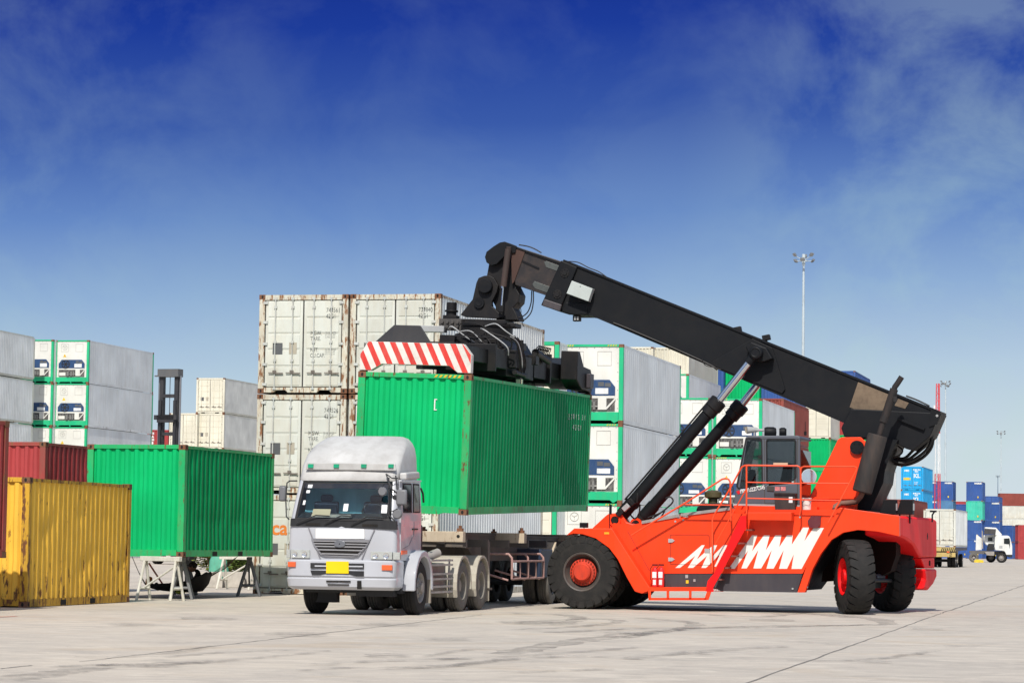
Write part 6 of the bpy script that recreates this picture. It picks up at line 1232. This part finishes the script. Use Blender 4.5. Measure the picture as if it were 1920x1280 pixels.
J = [q(366, 1102), q(371, 1090), q(374, 1079), q(371, 1072), q(366, 1067),
     q(372, 1075, -.18), q(364, 1088, -.24), q(352, 1093, -.14), q(372, 1075, .18), q(362, 1088, .24), q(350, 1092, .10),
     q(362, 1102, -.10), q(335, 1092, -.12), q(303, 1100, -.10), q(362, 1102, .10), q(333, 1097, .12), q(300, 1102, .10)]
E = [(0, 1), (1, 2), (2, 3), (3, 4), (2, 5), (5, 6), (6, 7), (2, 8), (8, 9), (9, 10), (0, 11), (11, 12), (12, 13), (0, 14), (14, 15), (15, 16)]
RR = [(.15, .14), (.15, .13), (.15, .12), .06, .055, .06, .045, .035, .06, .045, .035, .09, .07, .045, .09, .07, .045]
skin_fig('body', J, E, RR, CLO, PS)
b = MB(); hc = q(361, 1063); 
def ball(b, c, r, sx=1, sy=1, sz=1, n=16, m=12, zmin=-1):
    vs = []; 
    for j in range(m + 1):
        th = math.pi * j / m
        for i in range(n): a = 2 * math.pi * i / n; vs.append(Vector(c) + Vector((r * sx * math.sin(th) * math.cos(a), r * sy * math.sin(th) * math.sin(a), r * sz * math.cos(th))))
    b.add(vs, [(j * n + i, j * n + (i + 1) % n, (j + 1) * n + (i + 1) % n, (j + 1) * n + i) for j in range(m) for i in range(n)])
ball(b, hc, .10, .95, .80, 1.15); b.obox(hc + Vector((-.095, 0, -.01)), (.04, .03, .05)); b.obox(hc + Vector((0, -.085, 0)), (.03, .02, .05)); b.obox(hc + Vector((0, .085, 0)), (.03, .02, .05)); b.obox(hc + Vector((-.085, 0, -.055)), (.03, .05, .012)); b.build('head', SKN, PS, smooth=60)
b = MB(); ball(b, hc + Vector((.01, 0, .045)), .108, 1, .9, .85); b.obox(hc + Vector((-.13, 0, .05)), (.12, .13, .015)); b.build('cap', CLO, PS, smooth=60)
for s_, w_ in ((-1, q(350, 1093, -.14)), (1, q(348, 1092, .10))):
    hand_j = [w_, w_ + Vector((-.05, 0, 0))]; hr = [.024, .030]; he = [(0, 1)]
    for f_ in range(4): a = w_ + Vector((-.09, (f_ - 1.5) * .021, .004)); c = a + Vector((-.035, 0, -.012)); d = c + Vector((-.018, 0, -.022)); k0 = len(hand_j); hand_j += [a, c, d]; hr += [.010, .009, .008]; he += [(1, k0), (k0, k0 + 1), (k0 + 1, k0 + 2)]
    k0 = len(hand_j); hand_j += [w_ + Vector((-.04, s_ * .04, .01)), w_ + Vector((-.075, s_ * .055, .0))]; hr += [.012, .010]; he += [(1, k0), (k0, k0 + 1)]
    skin_fig('hand', hand_j, he, hr, SKN, PS, 1)
for w_, d_ in ((q(300, 1100, -.10), 0), (q(297, 1102, .10), 0)):
    b = MB(); b.prism([w_ + Vector(v) for v in ((.04, -.04, -.05), (-.02, -.045, -.06), (-.12, -.04, -.01), (-.13, -.03, .10), (-.07, -.03, .12), (-.02, -.03, .04), (.04, -.03, .04))], (0, .085, 0)); b.build('shoe', mat('shoe_dark', (.05, .04, .03), dirt=.3), PS, bevel=.02)
b = MB(); c = q(338, 1110, -.15); ball(b, c, .09, 1.3, .8, .55); sk2 = b.build('bag', mat('bag_yellow', (.35, .38, .03), rough=.6), None, smooth=60); sk2.location = PO; tag(sk2, 'small yellow green bag tucked under the hammock beside the trestle leg', 'bag')
# orange bundle, pole
b = MB(); c = hp(280, 1090, -.2); ball(b, (0, 0, 0), .13, .7, .6, 1.0, 12, 8); b.v = [tuple(Vector(v) * (1 + .25 * noise.noise(Vector(v) * 14))) for v in b.v]; ob = b.build('cloth_bundle', mat('cloth_orange', (.55, .20, .05), rough=.8, dirt=.4, dirtcol=(.7, .6, .4), nscale=20), None, smooth=60, loc=c); tag(ob, 'crumpled orange cloth bundle hanging at the foot end of the hammock', 'bundle')
b = MB(); b.cyl((0, 0, 0), hp(279, 1055, -.3) - hp(306, 1096, -.3), .022, n=10); ob = b.build('pole', mat('pole_red', (.50, .12, .08), rough=.5, dirt=.9, dirtcol=(.6, .58, .52), nscale=4), None, loc=hp(306, 1096, -.3)); tag(ob, 'red and white painted pole leaning across behind the front trestle', 'pole')
# ------------------------------------------------------------------ lift mast truck (empties handler) between the stacks
MF = Frame((U(318, 760, 150).x, 150, 0), .35)
MT = empty('mast_truck', 'dark tall lifting mast of a container handler standing behind the raised green container', 'forklift', MF.o, MF.yaw)
MG = mat('mast_dark', (.032, .033, .038), rough=.5, dirt=.5, dirtcol=(.10, .09, .08))
ztop = U(318, 692, 150).z
for x_ in (-.44, .44):
    b = MB(); b.box(x_ - .11, x_ + .11, -.14, .14, .3, ztop - .25); b.build('mast_rail', MG, MT, smooth=0); b = MB(); b.box(x_ - .07, x_ + .07, -.32, -.16, .6, ztop - 2.6 + .9); b.build('inner_rail', MG, MT, smooth=0)
b = MB(); b.box(-.62, .62, -.30, .30, ztop - .42, ztop); b.box(-.9, -.6, -.1, .1, ztop - .40, ztop - .33); b.build('top_crosshead', mat('mast_grey', (.10, .105, .11), rough=.5, dirt=.4), MT, smooth=0)
for z_ in (ztop - 1.45, ztop - 2.55, ztop - 3.5, ztop - 4.5, 3.0, 1.5): b = MB(); b.box(-.36, .36, -.16, .16, z_ - .09, z_ + .09); b.build('cross_bar', MG, MT, smooth=0)
b = MB(); b.box(-.68, .66, -.5, -.33, ztop - 2.75, ztop - 2.5); b.box(-.5, .5, -.5, -.3, ztop - 2.9, ztop - 2.5); b.build('carriage', MG, MT, smooth=0)
for x_ in (-.66, .60): b = MB(); b.cyl((x_, .05, .6), (x_, .05, ztop - .35), .06, n=10); b.build('lift_ram', mat('ram_steel', (.25, .26, .28), rough=.4, metal=.5), MT)
b = MB(); b.cyl((0, 0, .5), (0, 0, ztop - .4), .02, n=6); b.build('chain', MG, MT)
b = MB(); b.prism([(-1.1, .4, .5), (-1.1, 5.2, .5), (-1.1, 5.4, 1.2), (-1.1, 5.2, 2.0), (-1.1, 3.2, 2.1), (-1.1, 1.0, 1.9), (-1.1, .4, 1.4)], (2.2, 0, 0)); b.build('body', mat('handler_orange', (.35, .08, .03), dirt=.5), MT, bevel=.05)
b = MB(); b.prism([(-.6, 1.4, 2.0), (-.6, 2.9, 2.0), (-.6, 2.8, 3.4), (-.6, 1.7, 3.4)], (1.2, 0, 0)); cb_ = b.build('cab', CABG, MT, bevel=.04); b = MB(); b.prism([(.605, 1.6, 2.2), (.605, 2.75, 2.2), (.605, 2.7, 3.25), (.605, 1.8, 3.25)], (.01, 0, 0)); b.build('window', GLS, cb_, smooth=0)
for x_, y_ in ((-.95, .9), (.95, .9), (-.95, 4.4), (.95, 4.4)): b = MB(); b.lathe([(.25, -.2), (.6, -.2), (.7, -.14), (.7, .14), (.6, .2), (.25, .2)], (x_, y_, .7), (1, 0, 0), 28); b.build('wheel', TYR, MT)
# ------------------------------------------------------------------ light masts and lattice tower
POLE = mat('mast_galvanised', (.46, .53, .56), rough=.5, dirt=.2)
LMP = mat('floodlight_grey', (.16, .17, .18), rough=.5, dirt=.2)
def light_mast(label, px, py, D, pw, n=6, m=POLE, two=False):
    p_ = U(px, py, D); H = p_.z; base = Vector((p_.x, D, 0)); r = empty('light_mast', label, 'light mast', base); hw = pw / 2 * D / FPX
    b = MB(); b.cyl((0, 0, 0), (0, 0, H - hw * .55), .22, .10, n=16); b.build('pole', m, r)
    b = MB(); b.lathe([(hw * .30, -.04), (hw * .36, -.04), (hw * .36, .04), (hw * .30, .04), (hw * .30, -.04)], (0, 0, H - hw * .75), (0, 0, 1), 20)
    for i in range(n): a = 2 * math.pi * i / n + .3; b.cyl((0, 0, H - hw * .7), (hw * .72 * math.cos(a), hw * .72 * math.sin(a), H - hw * (.40 if i % 2 else .75)), .035, n=6)
    b.cyl((0, 0, H - hw * 1.1), (0, 0, H - hw * .2), .16, n=12); b.build('head_frame', m, r)
    for lv in range(2 if two else 1):
        for i in range(n):
            a = 2 * math.pi * i / n + .3 + lv * .5; z_ = H - hw * (.28 if i % 2 else .70) - lv * .35 * hw; s_ = hw * .30; Rm = Matrix.Rotation(a, 3, 'Z') @ Matrix.Rotation(R(38), 3, 'Y')
            b = MB(); b.obox((hw * .80 * math.cos(a), hw * .80 * math.sin(a), z_), (s_ * .5, s_ * 1.15, s_ * .95), Rm); f_ = b.build('floodlight', LMP, r, bevel=.02)
            b = MB(); b.obox(Vector((hw * .80 * math.cos(a), hw * .80 * math.sin(a), z_)) + Rm @ Vector((s_ * .26, 0, 0)), (.02, s_ * .95, s_ * .75), Rm); b.build('lens', LGT, f_, smooth=0)
light_mast('tall grey floodlight mast rising behind the middle of the boom', 1507, 472, 272, 46)
light_mast('floodlight mast just right of the red and white lattice tower', 1773, 712, 500, 22, 6, POLE, True)
light_mast('slim white floodlight mast at far right above the brick red row', 1877, 806, 690, 19)
light_mast('most distant blue grey floodlight mast, shortest of the four', 1871, 890, 900, 9, 6, mat('mast_blue', (.12, .19, .27), rough=.6))
LR = mat('lattice_red', (.62, .04, .05), rough=.5, dirt=.2); LW = mat('lattice_white', (.74, .74, .72), rough=.5, dirt=.2)
tb = U(1758, 1000, 322); HT = U(1759, 719, 322).z
LT = empty('lattice_tower', 'slender red and white banded lattice tower above the navy containers', 'tower', (tb.x, 322, 0), 0)
hb = U(1758, 812, 322).z, U(1758, 888, 322).z
nb = 22; s0, s1 = .45, .20
for zlo, zhi, m_ in ((0, hb[1], LR), (hb[1], hb[0], LW), (hb[0], HT, LR)):
    b = MB(); pts = lambda z: [Vector((math.cos(a), math.sin(a), 0)) * (s0 + (s1 - s0) * z / HT) + Vector((0, 0, z)) for a in (R(-90), R(30), R(150))]
    A_, B2 = pts(zlo), pts(zhi)
    for i in range(3): b.cyl(A_[i], B2[i], .055, n=6)
    n_ = max(3, int((zhi - zlo) / .8))
    for k in range(n_):
        p0_, p1_ = pts(zlo + (zhi - zlo) * k / n_), pts(zlo + (zhi - zlo) * (k + 1) / n_)
        for i in range(3): b.cyl(p0_[i], p1_[(i + 1) % 3], .016, n=4); b.cyl(p1_[i], p1_[(i + 1) % 3], .016, n=4)
    b.build('tower_section', m_, LT, smooth=0)
b = MB(); b.obox((-.42, 0, HT * .86), (.2, .2, .7)); b.build('antenna', LW, LT, smooth=0, bevel=.02)
# ------------------------------------------------------------------ far trailer carrying a white container
fx0, fy0_ = at_corner(1792, 954, 212, YAW)
FT = empty('container_trailer', 'distant trailer with black and yellow striped rear carrying a white container', 'trailer', (fx0, fy0_, 0), YAW)
fz = 1.56
container('white container riding on the distant striped trailer right of the red stacker', fx0, fy0_ + .0, fz, YAW, Lc=12.19, H=2.9, body=WHT, frame=WHT, side=WHTS, end='doors', det=1, seed=77)
b = MB(); b.box(-1.2, 1.2, .0, .25, fz - .32, fz - .005); b.box(-1.2, 1.2, .05, .15, fz - .75, fz - .42); rb = b.build('rear_bumper', mat('board_tan', (.48, .36, .12), dirt=.6, dirtcol=(.4, .34, .25), nscale=5), FT, smooth=0)
b = MB()
for k in range(8):
    x_ = .1 + k * .14
    if x_ < 1.15: b.prism([(x_, -.006, fz - .32), (x_ + .07, -.006, fz - .32), (x_ + .15, -.006, fz - .06), (x_ + .08, -.006, fz - .06)], (0, .004, 0))
for k in range(5): z_ = fz - .75 + k * .11; b.prism([(.75, .044, z_), (.95, .044, z_ + .08), (.95, .044, z_ + .13), (.75, .044, z_ + .05)], (0, .004, 0))
b.build('hazard_stripe', DARK, rb, smooth=0)
b = MB(); b.prism([(1.1, .25, fz - .30), (1.1, 12.2, fz - .22), (1.1, 12.2, fz - .02), (1.1, .25, fz - .02)], (.1, 0, 0)); b.box(-.5, .5, .3, 12.2, fz - .45, fz - .05); b.build('main_beam', mat('beam_plum', (.06, .045, .07), dirt=.4), FT, smooth=0)
b = MB(); b.box(.55, .75, -.01, .05, fz - .42, fz - .32); b.build('tail_lamp', MATS['amber_lens'], FT, smooth=0)
for yy in (1.2, 2.5, 8.2): 
    for s_ in (1, -1): lorry_wheel(FT, s_ * 1.0, yy, dual=True, rear=False, side=s_)
    b = MB(); b.cyl((-.9, yy, .52), (.9, yy, .52), .1, n=8); b.build('axle', BLKP, FT)
b = MB(); b.prism([(1.16, 3.2, .35), (1.16, 3.26, .35), (1.16, 3.26, 1.15), (1.16, 2.9, 1.35), (1.16, 2.6, 1.3), (1.16, 3.1, 1.1)], (-.4, 0, 0)); b.build('mud_flap', MATS['guard_cream'], FT, smooth=0)
# ------------------------------------------------------------------ far white tractor unit seen from the side, heading right
KF = Frame((U(1815, 1000, 305).x, 305, 0), .12); KD = 305
KT = empty('tractor_truck', 'small distant white lorry cab without trailer, seen from the side near the navy stacks', 'lorry', KF.o, .12)
KW = mat('far_cab_white', (.68, .69, .66), rough=.4, dirt=.2)
def Z9(x, y): return (1800 + x / 12.8, 970 + y / 12.8)
def kp(name, pts, y0, y1, m, parent=None, bevel=.0, raw=False):
    b = MB(); b.prism([KF.y(*Z9(*p_), y0) for p_ in pts], (0, y1 - y0, 0)); return b.build(name, m, parent or KT, smooth=0, bevel=bevel)
kc = kp('cab', [(845, 455), (880, 425), (1150, 430), (1195, 455), (1215, 520), (1255, 680), (1255, 890), (1110, 890), (1080, 815), (1040, 795), (850, 780), (830, 700), (835, 560)], -1.15, 1.15, KW, bevel=.05)
kp('window', [(1055, 500), (1185, 490), (1200, 560), (1200, 640), (1055, 625)], -1.17, -1.15, GLS, kc); kp('vent', [(945, 670), (1020, 668), (1020, 735), (945, 738)], -1.165, -1.15, LGT, kc)
kp('rear_cab_wall', [(570, 420), (845, 400), (850, 560), (800, 640), (640, 660), (570, 560)], -.2, 1.1, KW, bevel=.04); kp('cab_window', [(670, 470), (780, 465), (780, 560), (670, 560)], -.21, -.2, GLS)
kp('roof_fairing', [(600, 225), (860, 240), (885, 260), (1005, 400), (1000, 425), (850, 425), (845, 300), (600, 300)], -1.0, 1.0, KW, bevel=.04); kp('fairing_opening', [(590, 260), (865, 275), (850, 400), (575, 395)], -1.02, -1.0, mat('shade_grey', (.05, .05, .055), dirt=.4))
kp('side_board', [(390, 400), (520, 490), (520, 770), (375, 780)], .1, .2, KW); kp('exhaust', [(520, 300), (550, 320), (555, 740), (525, 740)], -.4, -.2, STL)
kp('chassis', [(230, 790), (1100, 800), (1100, 900), (900, 900), (560, 870), (420, 870), (230, 850)], -.45, .45, mat('far_chassis', (.12, .115, .11), dirt=.6)); kp('fuel_tank', [(590, 820), (820, 820), (820, 915), (640, 900)], -1.1, -.5, STL, bevel=.04)
kp('engine_block', [(680, 620), (800, 620), (820, 790), (640, 790)], -.5, .5, BLKP, bevel=.05); kp('bumper', [(1110, 892), (1258, 892), (1255, 945), (1215, 950), (1120, 920)], -1.15, 1.15, BLKP); kp('front_mirror', [(1180, 620), (1200, 620), (1195, 680), (1180, 670)], -1.4, -1.2, BLKP)
for (x_, y_, w_, sd_) in ((330, 935, -.95, -1), (990, 940, -.95, -1), (740, 970, .95, 1), (1010, 965, .95, 1)):
    c = KF.y(*Z9(x_, y_), w_); e = lorry_wheel(KT, c.x, w_, r=.53, rear=(x_ == 330), m=STL, side=-1); e.rotation_euler = (0, 0, R(90))
p_ = G(1835, 1054); b = MB(); b.prism([(-.5, -.2, 0), (.5, -.2, 0), (.5, -.2, .25), (-.25, -.2, .35), (-.5, -.2, .2)], (0, .4, 0)); ob = b.build('wheel_chock', HAZ, None, bevel=.02, loc=(p_.x, p_.y, 0)); tag(ob, 'yellow orange wheel chock lying on the ground by the distant white cab', 'wheel chock')
